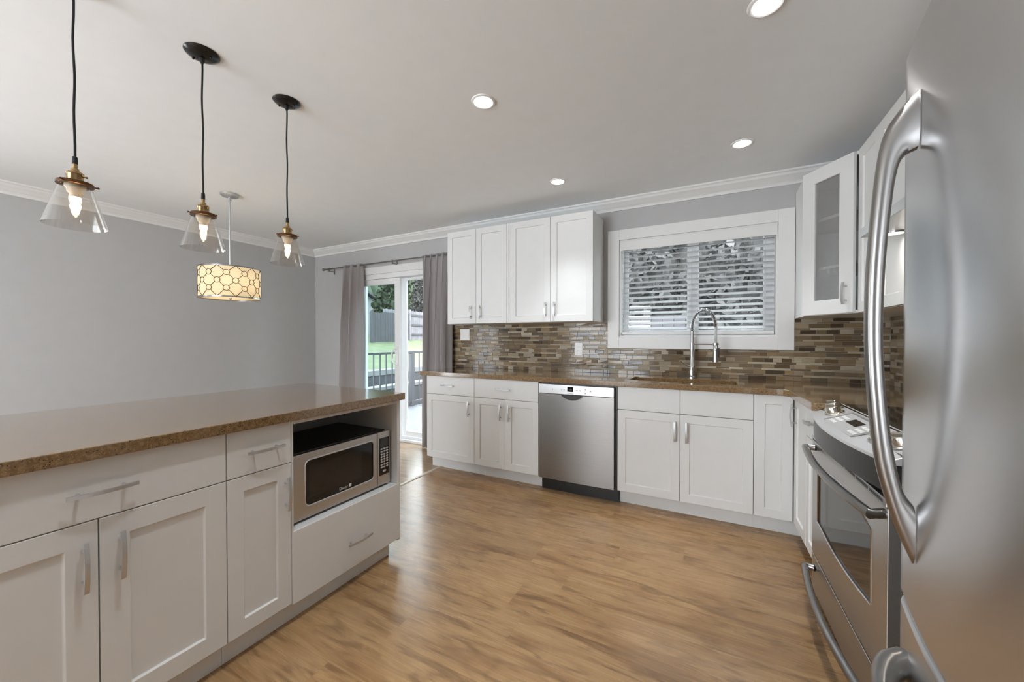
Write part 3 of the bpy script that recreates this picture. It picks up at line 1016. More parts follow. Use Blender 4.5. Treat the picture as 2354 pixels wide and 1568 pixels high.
obj('button', bx(ex + 0.014, ex + 0.026, ey - 0.006, ey + 0.006, 0.17, 0.24), M['black'], o, bevel=0.003)
b = NB(); cyl(b, (0.0, 0, 0.268), (ex - 0.016, ey + 0.012, 0.268), 0.0055, 10); lathe(b, [(0.019, 0.262), (0.022, 0.262), (0.022, 0.276), (0.019, 0.276)], (ex, ey, 0), 20, True)
obj('docking_arm', b, M['chrome'], fa, smooth=True)
b = NB(); cyl(b, (0.0, -0.005, 0.088), (-0.03, -0.012, 0.092), 0.011, 12); cyl(b, (-0.028, -0.012, 0.09), (-0.085, -0.03, 0.135), 0.0042, 8)
obj('lever', b, M['chrome'], fa, smooth=True)

# ------------------------------------------------------------------ dishwasher
def text(parent, body, size, loc, mat, rot=(PI / 2, 0, 0), name='lettering'):
    cu = bpy.data.curves.new(name, 'FONT')
    cu.body = body
    cu.size = size
    cu.align_x = 'CENTER'
    cu.align_y = 'CENTER'
    cu.extrude = 0.0002
    cu.materials.append(mat)
    tmp = bpy.data.objects.new(name, cu)
    C.objects.link(tmp)
    bpy.context.view_layer.update()
    me = bpy.data.meshes.new_from_object(tmp.evaluated_get(bpy.context.evaluated_depsgraph_get()))
    bpy.data.objects.remove(tmp)
    bpy.data.curves.remove(cu)
    o = bpy.data.objects.new(name, me)
    if not me.materials:
        me.materials.append(mat)
    o.location = loc
    o.rotation_euler = rot
    C.objects.link(o)
    o.parent = parent
    return o

dw = thing('dishwasher', 'stainless steel dishwasher with a pale control strip between two white base cabinets', 'dishwasher', (-1.252, 2.838, 0))
wd = 0.628
obj('body', bx(0.003, wd - 0.003, 0.025, 0.56, 0.105, 0.876), M['black'], dw)
b = prism(NB(), [(x_, -0.006 * math.cos(PI * (x_ - 0.307) / 0.75)) for x_ in [0.006 + 0.602 * k / 12 for k in range(13)]] + [(0.608, 0.024), (0.006, 0.024)], 0.110, 0.791)
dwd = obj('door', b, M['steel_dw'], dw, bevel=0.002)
cp = obj('control_strip', bx(0.006, 0.608, -0.008, 0.024, 0.793, 0.868), M['steel_lt'], dw, bevel=0.003)
obj('display', bx(0.249, 0.297, -0.0095, -0.007, 0.817, 0.855), M['black_gl'], cp)
text(cp, '5:45', 0.014, (0.273, -0.0098, 0.833), M['led'])
text(cp, 'BOSCH', 0.0115, (0.279, -0.0086, 0.803), M['ink'])
b = NB()
for k in range(16):
    a0, a1 = 2 * PI * k / 16, 2 * PI * (k + 1) / 16
    q = [(0.252 + r_ * math.cos(a), 0.803 + r_ * math.sin(a)) for r_, a in ((0.0048, a0), (0.0048, a1), (0.0036, a1), (0.0036, a0))]
    b.faces.new([b.verts.new((p[0], -0.0084, p[1])) for p in q])
obj('emblem', b, M['ink'], cp)
for xx, zc in ((0.125, 0.829), (0.20, 0.829), (0.222, 0.829), (0.325, 0.829), (0.35, 0.829), (0.392, 0.842), (0.392, 0.812), (0.432, 0.829)):
    obj('button', tube(NB(), [(xx, -0.0078, zc), (xx, -0.0095, zc)], 0.0055, 14), M['grey_pl'], cp)
# scooped half-moon grip under the strip
b = NB()
arc = [(0.285 + 0.085 * math.cos(PI + PI * k / 16), 0.791 + 0.040 * math.sin(PI + PI * k / 16)) for k in range(17)]
prism(b, arc, -0.0085, -0.0055, 'y')
gr = obj('grip_recess', b, M['darkgrey'], dwd)
b = NB()
tube(b, [(p[0], -0.0095, p[1]) for p in arc], 0.0035, 8)
obj('grip_rim', b, M['chrome'], gr, smooth=True)
obj('toe_kick', bx(0.004, wd - 0.001, 0.07, 0.085, 0.0, 0.105), M['black'], dw)

# ------------------------------------------------------------------ microwave
mw = thing('microwave', 'stainless steel and black microwave oven standing in the open island niche', 'microwave', (-1.642, 1.028, 0.405), RI)
mww, mwh = 0.568, 0.306
obj('case', bx(0.002, mww - 0.002, 0.018, 0.41, 0.012, mwh), M['black'], mw, bevel=0.004)
md = NB()
wx0, wx1, wz0, wz1 = 0.060, 0.449, 0.066, 0.270
ww = rrect(wx0, wx1, wz0, wz1, 0.022, 5)
oo = [(0, 0.012), (0.475, 0.012), (0.475, mwh), (0, mwh)]
tmp = slab_with_hole(NB(), oo, [ww], -0.018, 0.0)
tmp.transform(Matrix(((1, 0, 0, 0), (0, 0, 1, 0), (0, 1, 0, 0), (0, 0, 0, 1))))
mdo = obj('door', tmp, M['steel'], mw, bevel=0.002)
obj('window', prism(NB(), rrect(wx0 - 0.001, wx1 + 0.001, wz0 - 0.001, wz1 + 0.001, 0.022, 5), -0.014, 0.0, 'y'), M['black_gl'], mdo)
obj('mesh_screen', bx(0.078, 0.375, -0.0146, -0.0138, 0.095, 0.245), M['dark_gl'], mdo)
b = NB()
rim = rrect(wx0 - 0.002, wx1 + 0.002, wz0 - 0.002, wz1 + 0.002, 0.024, 6)
tube(b, [(p[0], -0.0175, p[1]) for p in rim], 0.0035, 6, True)
obj('window_rim', b, M['steel_lt'], mdo, smooth=True)
text(mdo, 'Danby', 0.019, (0.262, -0.0155, 0.080), M['ink_w'])
obj('emblem', bx(0.296, 0.309, -0.0153, -0.0145, 0.074, 0.089), M['ink_w'], mdo)
mp = obj('control_panel', bx(0.479, mww, -0.018, 0.0, 0.012, mwh), M['steel'], mw, bevel=0.002)
obj('keypad_panel', bx(0.489, 0.560, -0.0195, -0.0175, 0.066, 0.272), M['black_gl'], mp)
obj('display', bx(0.495, 0.555, -0.0200, -0.0192, 0.222, 0.264), M['dark_gl'], mp)
b = NB()
def key(x_, z_, rx, rz):
    vs = [b.verts.new((x_ + rx * math.cos(2 * PI * k / 12), -0.0203, z_ + rz * math.sin(2 * PI * k / 12))) for k in range(12)]
    b.faces.new(vs)
for zz in (0.211, 0.197):
    for xx in (0.505, 0.525, 0.545):
        key(xx, zz, 0.009, 0.0045)
for r_ in range(4):
    for xx in (0.505, 0.525, 0.545):
        key(xx, 0.181 - 0.0135 * r_, 0.0075, 0.0058)
for zz in (0.124, 0.110):
    for xx in (0.505, 0.525, 0.545):
        key(xx, zz, 0.0085, 0.005)
key(0.525, 0.087, 0.013, 0.0062)
obj('key', b, M['white_btn'], mp)
for xx in (0.05, mww - 0.05):
    for yy in (0.05, 0.36):
        obj('foot', cyl(NB(), (xx, yy, 0), (xx, yy, 0.013), 0.014, 12), M['black'], mw)

# ------------------------------------------------------------------ range
rg = thing('range', 'stainless steel slide-in electric range with front knobs and black glass cooktop', 'range', (0.423, 2.292, 0), ROT_R)
RW = 0.835
obj('body', bx(0.003, RW, 0.03, 0.585, 0.04, 0.895), M['black'], rg)
obj('cooktop', bx(0.0, RW, 0.095, 0.60, 0.896, 0.925), M['black_gl'], rg, bevel=0.004)
def bow(x_, d=0.052):
    return 0.004 - d * (1 - ((x_ - RW / 2) / (RW / 2)) ** 2)
xs_ = [0.006 + (RW - 0.012) * k / 28 for k in range(29)]
# sloping silver control panel with a bowed front edge
b = NB()
fr_t = [b.verts.new((x_, bow(x_), 0.878)) for x_ in xs_]
bk_t = [b.verts.new((x_, 0.108, 0.927)) for x_ in xs_]
fr_b = [b.verts.new((x_, bow(x_), 0.866)) for x_ in xs_]
bk_b = [b.verts.new((x_, 0.108, 0.868)) for x_ in xs_]
for i in range(28):
    b.faces.new((fr_t[i], fr_t[i + 1], bk_t[i + 1], bk_t[i]))
    b.faces.new((fr_b[i], fr_b[i + 1], fr_t[i + 1], fr_t[i]))
    b.faces.new((bk_b[i], bk_b[i + 1], fr_b[i + 1], fr_b[i]))
    b.faces.new((bk_t[i], bk_t[i + 1], bk_b[i + 1], bk_b[i]))
b.faces.new((fr_t[0], bk_t[0], bk_b[0], fr_b[0])); b.faces.new((fr_t[-1], fr_b[-1], bk_b[-1], bk_t[-1]))
pn = obj('control_panel', b, M['silver'], rg, bevel=0.002)
b = prism(NB(), [(x_, bow(x_, 0.046)) for x_ in xs_] + [(RW - 0.006, 0.09), (0.006, 0.09)], 0.783, 0.8655)
obj('apron', b, M['darkgrey'], rg)
slope = math.atan2(0.927 - 0.878, 0.108 + 0.03)
def on_panel(x_, y_):
    f = (y_ - bow(x_)) / (0.108 - bow(x_))
    return 0.878 + f * (0.927 - 0.878)
MP = Matrix.Rotation(slope, 4, 'X')
def panel_mesh(bm, x_, y_, lift=0.0):
    bm.transform(Matrix.Translation((x_, y_, on_panel(x_, y_) + lift)) @ MP)
    return bm
for (kx, ky) in ((0.085, 0.062), (0.175, 0.040), (RW - 0.175, 0.040), (RW - 0.085, 0.062)):
    b = NB(); lathe(b, [(0.034, 0.0), (0.036, 0.004), (0.034, 0.008), (0.027, 0.010), (0.025, 0.028), (0.022, 0.033), (0, 0.033)], (0, 0, 0), 28)
    panel_mesh(b, kx, ky)
    o = obj('knob', b, M['champ'], rg, smooth=True)
    b = prism(NB(), [(-0.024, -0.006), (0.024, -0.006), (0.024, 0.006), (-0.024, 0.006)], 0.030, 0.041)
    b.transform(Matrix.Rotation(0.5, 4, 'Z')); panel_mesh(b, kx, ky)
    obj('knob_grip', b, M['champ'], o, bevel=0.003)
b = bx(-0.155, 0.155, -0.048, 0.048, 0.0005, 0.002); panel_mesh(b, RW / 2, 0.030)
ds = obj('display_panel', b, M['grey_pl'], pn)
b = NB()
box(b, -0.158, 0.158, 0.048, 0.053, 0.001, 0.005); box(b, -0.160, -0.155, -0.048, 0.053, 0.001, 0.005); box(b, 0.155, 0.160, -0.048, 0.053, 0.001, 0.005)
panel_mesh(b, RW / 2, 0.030)
obj('display_frame', b, M['steel'], pn)
b = bx(-0.05, 0.05, -0.004, 0.030, 0.002, 0.003); panel_mesh(b, RW / 2, 0.030)
obj('display', b, M['dark_gl'], ds)
for xx in (-0.135, -0.11, -0.085, 0.085, 0.11, 0.135):
    for yy in (-0.03, -0.008, 0.014):
        obj('button', panel_mesh(bx(xx - 0.009, xx + 0.009, yy - 0.006, yy + 0.006, 0.002, 0.003), RW / 2, 0.030), M['plate'], ds)
# vent strip and oven door
b = NB()
box(b, 0.006, RW - 0.008, -0.004, 0.03, 0.742, 0.766)
vs = obj('vent_strip', b, M['steel_lt'], rg, bevel=0.002)
b = NB()
for k in range(7):
    x0 = 0.03 + k * 0.113
    box(b, x0, x0 + 0.095, -0.0052, 0.0, 0.750, 0.758)
obj('vent_slot', b, M['black'], vs)
b = NB()
gx0, gx1, gz0, gz1 = 0.100, 0.715, 0.392, 0.628
win = []
for k in range(13):
    f = k / 12
    win.append((gx0 + (gx1 - gx0) * f, gz0 - 0.026 * math.sin(PI * f)))
for k in range(13):
    f = 1 - k / 12
    win.append((gx0 + (gx1 - gx0) * f, gz1 + 0.045 * math.sin(PI * f)))
tmp = slab_with_hole(NB(), [(0.006, 0.215), (RW - 0.008, 0.215), (RW - 0.008, 0.740), (0.006, 0.740)], [win], 0.0, 0.04)
tmp.transform(Matrix(((1, 0, 0, 0), (0, 0, 1, 0), (0, 1, 0, 0), (0, 0, 0, 1))))
dr = obj('oven_door', tmp, M['steel'], rg, bevel=0.002)
obj('oven_window', prism(NB(), win, 0.004, 0.02, 'y'), M['dark_gl'], dr)
b = NB(); tube(b, [(p[0], 0.001, p[1]) for p in win], 0.004, 6, True)
obj('window_rim', b, M['chrome'], dr, smooth=True)
def range_handle(parent, z, x0, x1, drop):
    pts = []
    n = 20
    for k in range(n + 1):
        f = k / n
        pts.append((x0 + (x1 - x0) * f, -0.036 - 0.030 * math.sin(PI * f), z - drop * math.sin(PI * f)))
    pts = [(x0 + 0.012, 0.0, z + 0.004), (x0 + 0.004, -0.022, z + 0.003)] + pts + [(x1 - 0.004, -0.022, z + 0.003), (x1 - 0.012, 0.0, z + 0.004)]
    b = NB(); tube(b, pts, 0.0145, 14)
    return obj('handle', b, M['handle_steel'], parent, smooth=True)
range_handle(dr, 0.715, 0.045, RW - 0.015, 0.0)
b = bx(0.006, RW - 0.008, 0.0, 0.04, 0.045, 0.208)
dwr = obj('storage_drawer', b, M['steel'], rg, bevel=0.002)
range_handle(dwr, 0.150, 0.045, RW - 0.015, 0.0)
for xx in (0.05, RW - 0.05):
    for yy in (0.08, 0.52):
        obj('foot', cyl(NB(), (xx, yy, 0), (xx, yy, 0.042), 0.016, 10), M['black'], rg)

# ------------------------------------------------------------------ range hood
hd = thing('range_hood', 'slim stainless under-cabinet range hood with a lit round lamp', 'range hood', (0.566, 2.198, 1.668), -PI / 2)
HW = 0.755
b = prism(NB(), [(0.0, 0.0), (0.0, 0.038), (0.16, 0.064), (0.478, 0.064), (0.478, 0.0)], 0.0, HW, 'x')
hb = obj('body', b, M['steel_lt'], hd, bevel=0.002)
obj('filter', bx(0.10, HW - 0.10, 0.13, 0.42, -0.003, 0.001), M['grey_pl'], hd)
for xx in (0.055, HW - 0.055):
    b = NB(); lathe(b, [(0.0, -0.004), (0.026, -0.004), (0.028, 0.0)], (xx, 0.095, 0), 24)
    o = obj('lamp', b, M['hood_lamp'], hd)
    b = NB(); lathe(b, [(0.028, -0.006), (0.034, -0.006), (0.034, 0.001), (0.028, 0.001)], (xx, 0.095, 0), 24, True)
    obj('lamp_ring', b, M['steel_lt'], o)
    area_light('hood_light', (xx, 0.095, -0.008), (0, 0, 0), 0.05, 0.05, 0.5, (1, 0.93, 0.82), hd, True)

# ------------------------------------------------------------------ fridge
fg = thing('refrigerator', 'large stainless steel bottom-freezer refrigerator with curved doors and bar handles', 'refrigerator', (0.347, 1.085, 0), -PI / 2)
FW = 0.91
obj('body', bx(0.006, FW - 0.006, 0.072, 0.695, 0.03, 1.775), M['grey_pl'], fg, bevel=0.004)
def door_plan():
    pts = []
    n = 40
    for k in range(n + 1):
        x_ = FW * k / n
        e = 1 - abs(2 * k / n - 1)
        pts.append([x_, -0.045 * (1 - ((x_ - FW / 2) / (FW / 2)) ** 2)])
    pl_ = [(0.0, 0.062), (0.0, 0.022), (0.003, 0.010), (0.010, 0.0015)]
    pl_ += [(p[0], p[1]) for p in pts[1:-1]]
    pl_ += [(FW - 0.010, 0.0015), (FW - 0.003, 0.010), (FW, 0.022), (FW, 0.062)]
    return pl_
plan = door_plan()
fd = obj('fridge_door', prism(NB(), plan, 0.712, 1.792), M['steel_v'], fg, smooth=True, bevel=0.006, seg=3)
fz = obj('freezer_drawer', prism(NB(), plan, 0.075, 0.700), M['steel_v'], fg, smooth=True, bevel=0.010, seg=3)
obj('toe_grille', bx(0.02, FW - 0.02, 0.05, 0.08, 0.0, 0.07), M['darkgrey'], fg)
obj('hinge_cover', bx(FW - 0.12, FW - 0.02, 0.02, 0.12, 1.792, 1.812), M['grey_pl'], fg, bevel=0.006)
# arched handle: (stand-off, height) outer and inner outlines, widths across
HXF = 0.135
ysurf = -0.045 * (1 - ((HXF - FW / 2) / (FW / 2)) ** 2)
def x2y(xw): return xw - 0.347
outer = [(0.3215, 1.673), (0.294, 1.637), (0.273, 1.589), (0.2615, 1.487), (0.253, 1.341), (0.2525, 1.209), (0.2595, 1.086), (0.269, 0.997), (0.2825, 0.934), (0.300, 0.873), (0.3215, 0.818)]
innr = [(0.3215, 1.566), (0.304, 1.556), (0.294, 1.526), (0.287, 1.460), (0.280, 1.354), (0.278, 1.230), (0.282, 1.135), (0.289, 1.057), (0.297, 0.998), (0.307, 0.950), (0.3215, 0.925)]
def smooth_curve(P_, n=6):
    out = []
    for i in range(len(P_) - 1):
        p0 = P_[max(i - 1, 0)]; p1 = P_[i]; p2 = P_[i + 1]; p3 = P_[min(i + 2, len(P_) - 1)]
        for k in range(n):
            t_ = k / n
            out.append(tuple(0.5 * ((2 * p1[j]) + (-p0[j] + p2[j]) * t_ + (2 * p0[j] - 5 * p1[j] + 4 * p2[j] - p3[j]) * t_ ** 2 + (-p0[j] + 3 * p1[j] - 3 * p2[j] + p3[j]) * t_ ** 3) for j in (0, 1)))
    out.append(P_[-1])
    return out
so, si = smooth_curve(outer), smooth_curve(innr)
b = NB()
rings = []
ns = 14
for i, (po, pi_) in enumerate(zip(so, si)):
    f = i / (len(so) - 1)
    hw = 0.0135
    co_ = ((po[0] + pi_[0]) / 2, (po[1] + pi_[1]) / 2)
    ax = ((po[0] - pi_[0]) / 2, (po[1] - pi_[1]) / 2)
    ring = []
    for k in range(ns):
        a = 2 * PI * k / ns
        ca, sa = math.cos(a), math.sin(a)
        e = 0.8
        ca2 = math.copysign(abs(ca) ** e, ca); sa2 = math.copysign(abs(sa) ** e, sa)
        xw = co_[0] + ax[0] * ca2
        zz = co_[1] + ax[1] * ca2
        ring.append(b.verts.new((HXF + hw * sa2, x2y(xw), zz)))
    rings.append(ring)
for i in range(len(rings) - 1):
    for k in range(ns):
        k2 = (k + 1) % ns
        b.faces.new((rings[i][k], rings[i][k2], rings[i + 1][k2], rings[i + 1][k]))
b.faces.new(rings[0]); b.faces.new(rings[-1][::-1])
obj('handle', b, M['handle_steel'], fd, smooth=True)
# freezer bar
pts, rad = [], []
x0, x1 = 0.085, FW - 0.085
for k in range(41):
    f = k / 40
    x_ = x0 + (x1 - x0) * f
    ys = -0.045 * (1 - ((x_ - FW / 2) / (FW / 2)) ** 2)
    e = min(f, 1 - f) / 0.12
    off = 0.047 * min(1, e) ** 0.45 if e < 1 else 0.047
    pts.append((x_, ys - off, 0.600))
    rad.append(0.017 + 0.010 * max(0, 1 - e))
b = NB(); tube(b, pts, rad, 14)
obj('handle', b, M['handle_steel'], fz, smooth=True)

# ------------------------------------------------------------------ ceiling downlights
def downlight(x, y, label):
    r = thing('downlight', label, 'ceiling light', (x, y, ZC), 0, 'recessed ceiling downlights')
    b = NB(); lathe(b, [(0.047, -0.0005), (0.047, -0.006), (0.052, -0.008), (0.060, -0.005), (0.062, -0.0005)], (0, 0, 0), 40)
    obj('trim_ring', b, M['plate'], r, smooth=True)
    b = NB(); lathe(b, [(0, -0.004), (0.047, -0.004)], (0, 0, 0), 40)
    obj('lens', b, M['lens'], r)
    spot_light('downlight_lamp', (0, 0, -0.05), DOWNLIGHT_W, (0.93, 0.97, 1.0), 72, 1.0, 0.04, r)
downlight(-1.046, 1.673, 'round white downlight in the middle of the kitchen ceiling')
downlight(0.151, 2.774, 'round white downlight in the ceiling in front of the glass-door corner cabinet')
downlight(-1.065, 2.782, 'round white downlight in the ceiling close to the wall cabinets by the window')
downlight(0.165, 1.666, 'large round white downlight cut off by the top of the photo')
for x_, y_ in ((-1.05, 0.56), (0.16, 0.56), (-1.05, -0.55), (0.16, -0.55)):  # unseen extra lamps, added to brighten the room
    downlight(x_, y_, 'unseen round downlight added to the ceiling grid for extra light')

# ------------------------------------------------------------------ glass pendants over the island
def pendant(x, y, label):
    r = thing('pendant_lamp', label, 'pendant lamp', (x, y, ZC), random.uniform(-1, 1), 'glass pendants over the island')
    b = NB(); lathe(b, [(0, -0.024), (0.018, -0.0235), (0.040, -0.018), (0.057, -0.009), (0.0625, -0.003), (0.0625, -0.0005)], (0, 0, 0), 40)
    cn = obj('canopy', b, M['canopy_blk'], r, smooth=True)
    b = NB(); lathe(b, [(0.011, -0.020), (0.010, -0.034), (0.004, -0.046)], (0, 0, 0), 16)
    obj('strain_relief', b, M['cord'], cn, smooth=True)
    for s in (-1, 1):
        b = NB(); sphere(b, (0.036 * s, 0.012 * s, -0.021), 0.005, 10, 6)
        obj('screw', b, M['canopy_blk'], cn, smooth=True)
    b = NB()
    z0, z1 = -0.03, -0.598
    tube(b, [(0.0012 * math.sin(k * 1.1), 0.0012 * math.cos(k * 0.8), z0 + (z1 - z0) * k / 14) for k in range(15)], 0.0035, 8)
    obj('cord', b, M['cord'], r, smooth=True)
    b = NB(); lathe(b, [(0.0042, -0.592), (0.0065, -0.594), (0.0075, -0.618), (0.0, -0.618)], (0, 0, 0), 16)
    obj('cord_grip', b, M['cord'], r, smooth=True)
    b = NB(); lathe(b, [(0, -0.616), (0.0065, -0.616), (0.0065, -0.632), (0.010, -0.634), (0.011, -0.642), (0.018, -0.645), (0.0215, -0.648), (0.0225, -0.652), (0.0205, -0.655), (0.0205, -0.678), (0.024, -0.682), (0, -0.682)], (0, 0, 0), 28)
    cap = obj('socket_cap', b, M['brass'], r, smooth=True)
    b = NB(); tube(b, [(0.018, 0.0, -0.66), (0.029, 0.0, -0.66)], 0.0025, 8); sphere(b, (0.030, 0, -0.66), 0.004, 8, 6)
    obj('switch_knob', b, M['brass'], cap, smooth=True)
    b = NB(); lathe(b, [(0.020, -0.679), (0.044, -0.680), (0.0455, -0.684), (0.0455, -0.691), (0.043, -0.692), (0.020, -0.687)], (0, 0, 0), 36, True)
    gal = obj('shade_ring', b, M['bronze'], r, smooth=True)
    for k in range(3):
        a = 2 * PI * k / 3 + 0.4
        b = NB()
        tube(b, [(0.043 * math.cos(a), 0.043 * math.sin(a), -0.6865), (0.052 * math.cos(a), 0.052 * math.sin(a), -0.6865)], 0.0022, 8)
        sphere(b, (0.054 * math.cos(a), 0.054 * math.sin(a), -0.6865), 0.0038, 8, 6)
        obj('thumb_screw', b, M['bronze'], gal, smooth=True)
    b = NB(); lathe(b, [(0.026, -0.688), (0.026, -0.698), (0.021, -0.704), (0.020, -0.714), (0.014, -0.720), (0.013, -0.730), (0, -0.730)], (0, 0, 0), 24)
    obj('lamp_holder', b, M['cream'], r, smooth=True)
    b = NB(); lathe(b, [(0.010, -0.728), (0.013, -0.738), (0.0175, -0.752), (0.0165, -0.768), (0.010, -0.785), (0.004, -0.798), (0.0, -0.800)], (0, 0, 0), 20)
    bu = obj('bulb', b, M['bulb_gl'], r, smooth=True)
    b = NB()
    for k in range(4):
        a = PI / 2 * k + 0.3
        tube(b, [(0.003 * math.cos(a), 0.003 * math.sin(a), -0.738), (0.0105 * math.cos(a), 0.0105 * math.sin(a), -0.760), (0.004 * math.cos(a), 0.004 * math.sin(a), -0.788)], 0.0034, 6)
    obj('filament', b, M['filament'], bu)
    b = NB()
    lathe(b, [(0.034, -0.690), (0.040, -0.695), (0.0775, -0.826), (0.0785, -0.829), (0.0760, -0.829), (0.0745, -0.826), (0.0375, -0.696), (0.033, -0.692)], (0, 0, 0), 48, True)
    obj('glass_shade', b, M['shade_gl'], r, smooth=True)
    point_light('pendant_bulb_light', (0, 0, -0.765), PENDANT_W, (1.0, 0.80, 0.56), 0.02, r)
pendant(-1.93, 0.467, 'largest clear glass cone pendant, its canopy out of the frame')
pendant(-1.928, 0.837, 'clear glass cone pendant with brass cap, middle one of the row over the island')
pendant(-1.937, 1.207, 'clear glass cone pendant with brass cap over the island end nearest the patio door')

# ------------------------------------------------------------------ drum pendant in the dining area
dp = thing('drum_pendant', 'cream drum pendant with an interlocking ring pattern hanging from a metal rod', 'pendant lamp', (-3.589, 1.746, ZC))
b = NB(); lathe(b, [(0, -0.024), (0.058, -0.022), (0.065, -0.016), (0.065, -0.0005)], (0, 0, 0), 36)
obj('canopy', b, M['nickel'], dp, smooth=True)
b = NB(); cyl(b, (0, 0, -0.02), (0, 0, -0.86), 0.0075, 12); lathe(b, [(0.007, -0.03), (0.013, -0.034), (0.013, -0.06), (0.007, -0.064)], (0, 0, 0), 14)
obj('rod', b, M['nickel'], dp, smooth=True)
DR, DZ0, DZ1 = 0.213, -0.874, -0.628
b = NB(); lathe(b, [(DR, DZ0), (DR, DZ1)], (0, 0, 0), 72)
sh = obj('shade', b, M['fabric'], dp, smooth=True)
for zz in (DZ0, DZ1):
    b = NB(); lathe(b, [(DR - 0.003, zz - 0.005), (DR + 0.004, zz - 0.005), (DR + 0.004, zz + 0.005), (DR - 0.003, zz + 0.005)], (0, 0, 0), 72, True)
    obj('shade_rim', b, M['handle_steel'], sh, smooth=True)
# ring pattern: staggered rings joined by straight links
b = NB()
ncol = 22
R_ = DR + 0.0025
hh = DZ1 - DZ0
cols = [(k, (0.27, 0.77) if k % 2 == 0 else (0.0, 0.52, 1.0)) for k in range(ncol)]
def cp_(a, z): return Vector((R_ * math.cos(a), R_ * math.sin(a), z))
da = 2 * PI / ncol
rr_ = 0.0215
pos = {}
for k, rows in cols:
    for f in rows:
        a = k * da; zc = DZ0 + hh * f
        pos[(k, f)] = (a, zc)
        if 0.02 < f < 0.98:
            tube(b, [cp_(a + rr_ / R_ * math.cos(t_), zc + rr_ * math.sin(t_)) for t_ in [2 * PI * q / 18 for q in range(18)]], 0.0022, 5, True)
for (k, f), (a, zc) in list(pos.items()):
    for s in (1, -1):
        for f2 in ((0.27, 0.77) if k % 2 else (0.0, 0.52, 1.0)):
            k2 = (k + s) % ncol
            if s == 1 and abs(f2 - f) < 0.30:
                a2, z2 = a + da, pos[(k2, f2)][1]
                d_ = Vector(((a2 - a) * R_, z2 - zc)); L_ = d_.length; d_.normalize()
                q0 = rr_ if 0.02 < f < 0.98 else 0.0
                q1 = rr_ if 0.02 < f2 < 0.98 else 0.0
                ps = []
                for q in range(5):
                    s_ = q0 + (L_ - q0 - q1) * q / 4
                    ps.append(cp_(a + d_[0] * s_ / R_, zc + d_[1] * s_))
                tube(b, ps, 0.0022, 5)
obj('ring_pattern', b, M['bronze'], sh, label='dark metal rings and links laid over the cream shade')
b = NB(); lathe(b, [(0, DZ0 + 0.004), (DR - 0.004, DZ0 + 0.004)], (0, 0, 0), 60)
obj('diffuser', b, M['fabric'], dp)
b = NB(); lathe(b, [(0, DZ0 - 0.014), (0.006, DZ0 - 0.010), (0.010, DZ0 - 0.002), (0.012, DZ0 + 0.003)], (0, 0, 0), 16)
obj('finial', b, M['nickel'], dp, smooth=True)
for s in (-1, 1):
    point_light('drum_bulb_light', (0.08 * s, 0, -0.74), DRUM_W / 2, (1.0, 0.86, 0.66), 0.03, dp)

# ------------------------------------------------------------------ curtains and rod
cr_ = thing('curtain_rod', 'thin grey metal curtain rod with a ball finial above the patio door', 'curtain rod', (-3.5, 3.35, 2.148))
b = NB(); cyl(b, (-1.07, 0, 0), (1.10, 0, 0), 0.008, 12)
obj('pole', b, M['handle_steel'], cr_, smooth=True)
b = NB()
tube(b, [(-1.02, 0, 0), (-1.07, 0, 0), (-1.085, 0, 0)], [0.0095, 0.012, 0.016], 14); sphere(b, (-1.095, 0, 0), 0.020, 16, 10)
obj('finial', b, M['handle_steel'], cr_, smooth=True)
for xx in (-0.98, 0.142):
    b = NB(); box(b, xx - 0.006, xx + 0.006, 0.0, 0.079, -0.032, -0.024); box(b, xx - 0.006, xx + 0.006, -0.008, 0.002, -0.036, 0.012); box(b, xx - 0.008, xx + 0.008, 0.074, 0.0795, -0.06, 0.01)
    obj('bracket', b, M['handle_steel'], cr_)

def curtain(label, xt0, xt1, xb0, xb1, folds, ph, ztop=2.166, zbot=0.02):
    b = NB()
    nx, nz = folds * 16, 26
    grid = []
    rs = random.Random(int(ph * 100))
    jit = [rs.uniform(0.6, 1.25) for _ in range(folds + 2)]
    sk_ = [rs.uniform(-0.35, 0.35) for _ in range(folds + 2)]
    for j in range(nz + 1):
        g = j / nz
        z = ztop + (zbot - ztop) * g
        row = []
        for i in range(nx + 1):
            f = i / nx
            fi = f * folds
            k = min(int(fi), folds - 1)
            amp = (0.022 + 0.028 * min(1, g * 3)) * jit[k]
            w = math.sin(2 * PI * (fi + sk_[k] * g * (1 - (2 * (fi - k) - 1) ** 2)) + ph)
            if g < 0.02:
                amp = 0.013
            x = (xt0 + (xt1 - xt0) * f) * (1 - g) + (xb0 + (xb1 - xb0) * f) * g
            x += 0.008 * math.sin(4 * PI * fi + g * 3)
            row.append(b.verts.new((x, 3.35 + amp * w - (0.0 if g > 0.03 else 0.0), z)))
        grid.append(row)
    for j in range(nz):
        for i in range(nx):
            b.faces.new((grid[j][i], grid[j][i + 1], grid[j + 1][i + 1], grid[j + 1][i]))
    o = obj('curtain', b, M['curtain'], smooth=True)
    s = o.modifiers.new('solid', 'SOLIDIFY'); s.thickness = 0.0025; s.offset = 0
    return setp(o, label, 'curtain', 'curtains at the patio door')
curtain('grey curtain beside the bare grey wall, left of the patio door', -4.245, -3.865, -4.34, -3.905, 3, 1.1)
curtain('taupe grey curtain gathered in tight folds between the patio door and the wall cabinets', -2.905, -2.50, -2.93, -2.52, 5, 0.4)

# ------------------------------------------------------------------ outside
g = NB()
box(g, -5.2, 3.0, 3.59, 9.0, -0.20, -0.08)
setp(obj('deck', g, M['deck']), kind='structure')
structure('ground', bx(-30, 20, 3.6, 40, -1.2, -0.9), M['soil'])
structure('added_sky_blocker', bx(-2.3, 3.0, YB + 0.151, YB + 1.05, 2.46, 2.62), M['trim'])  # unseen slab added to keep sky light off the blind slats
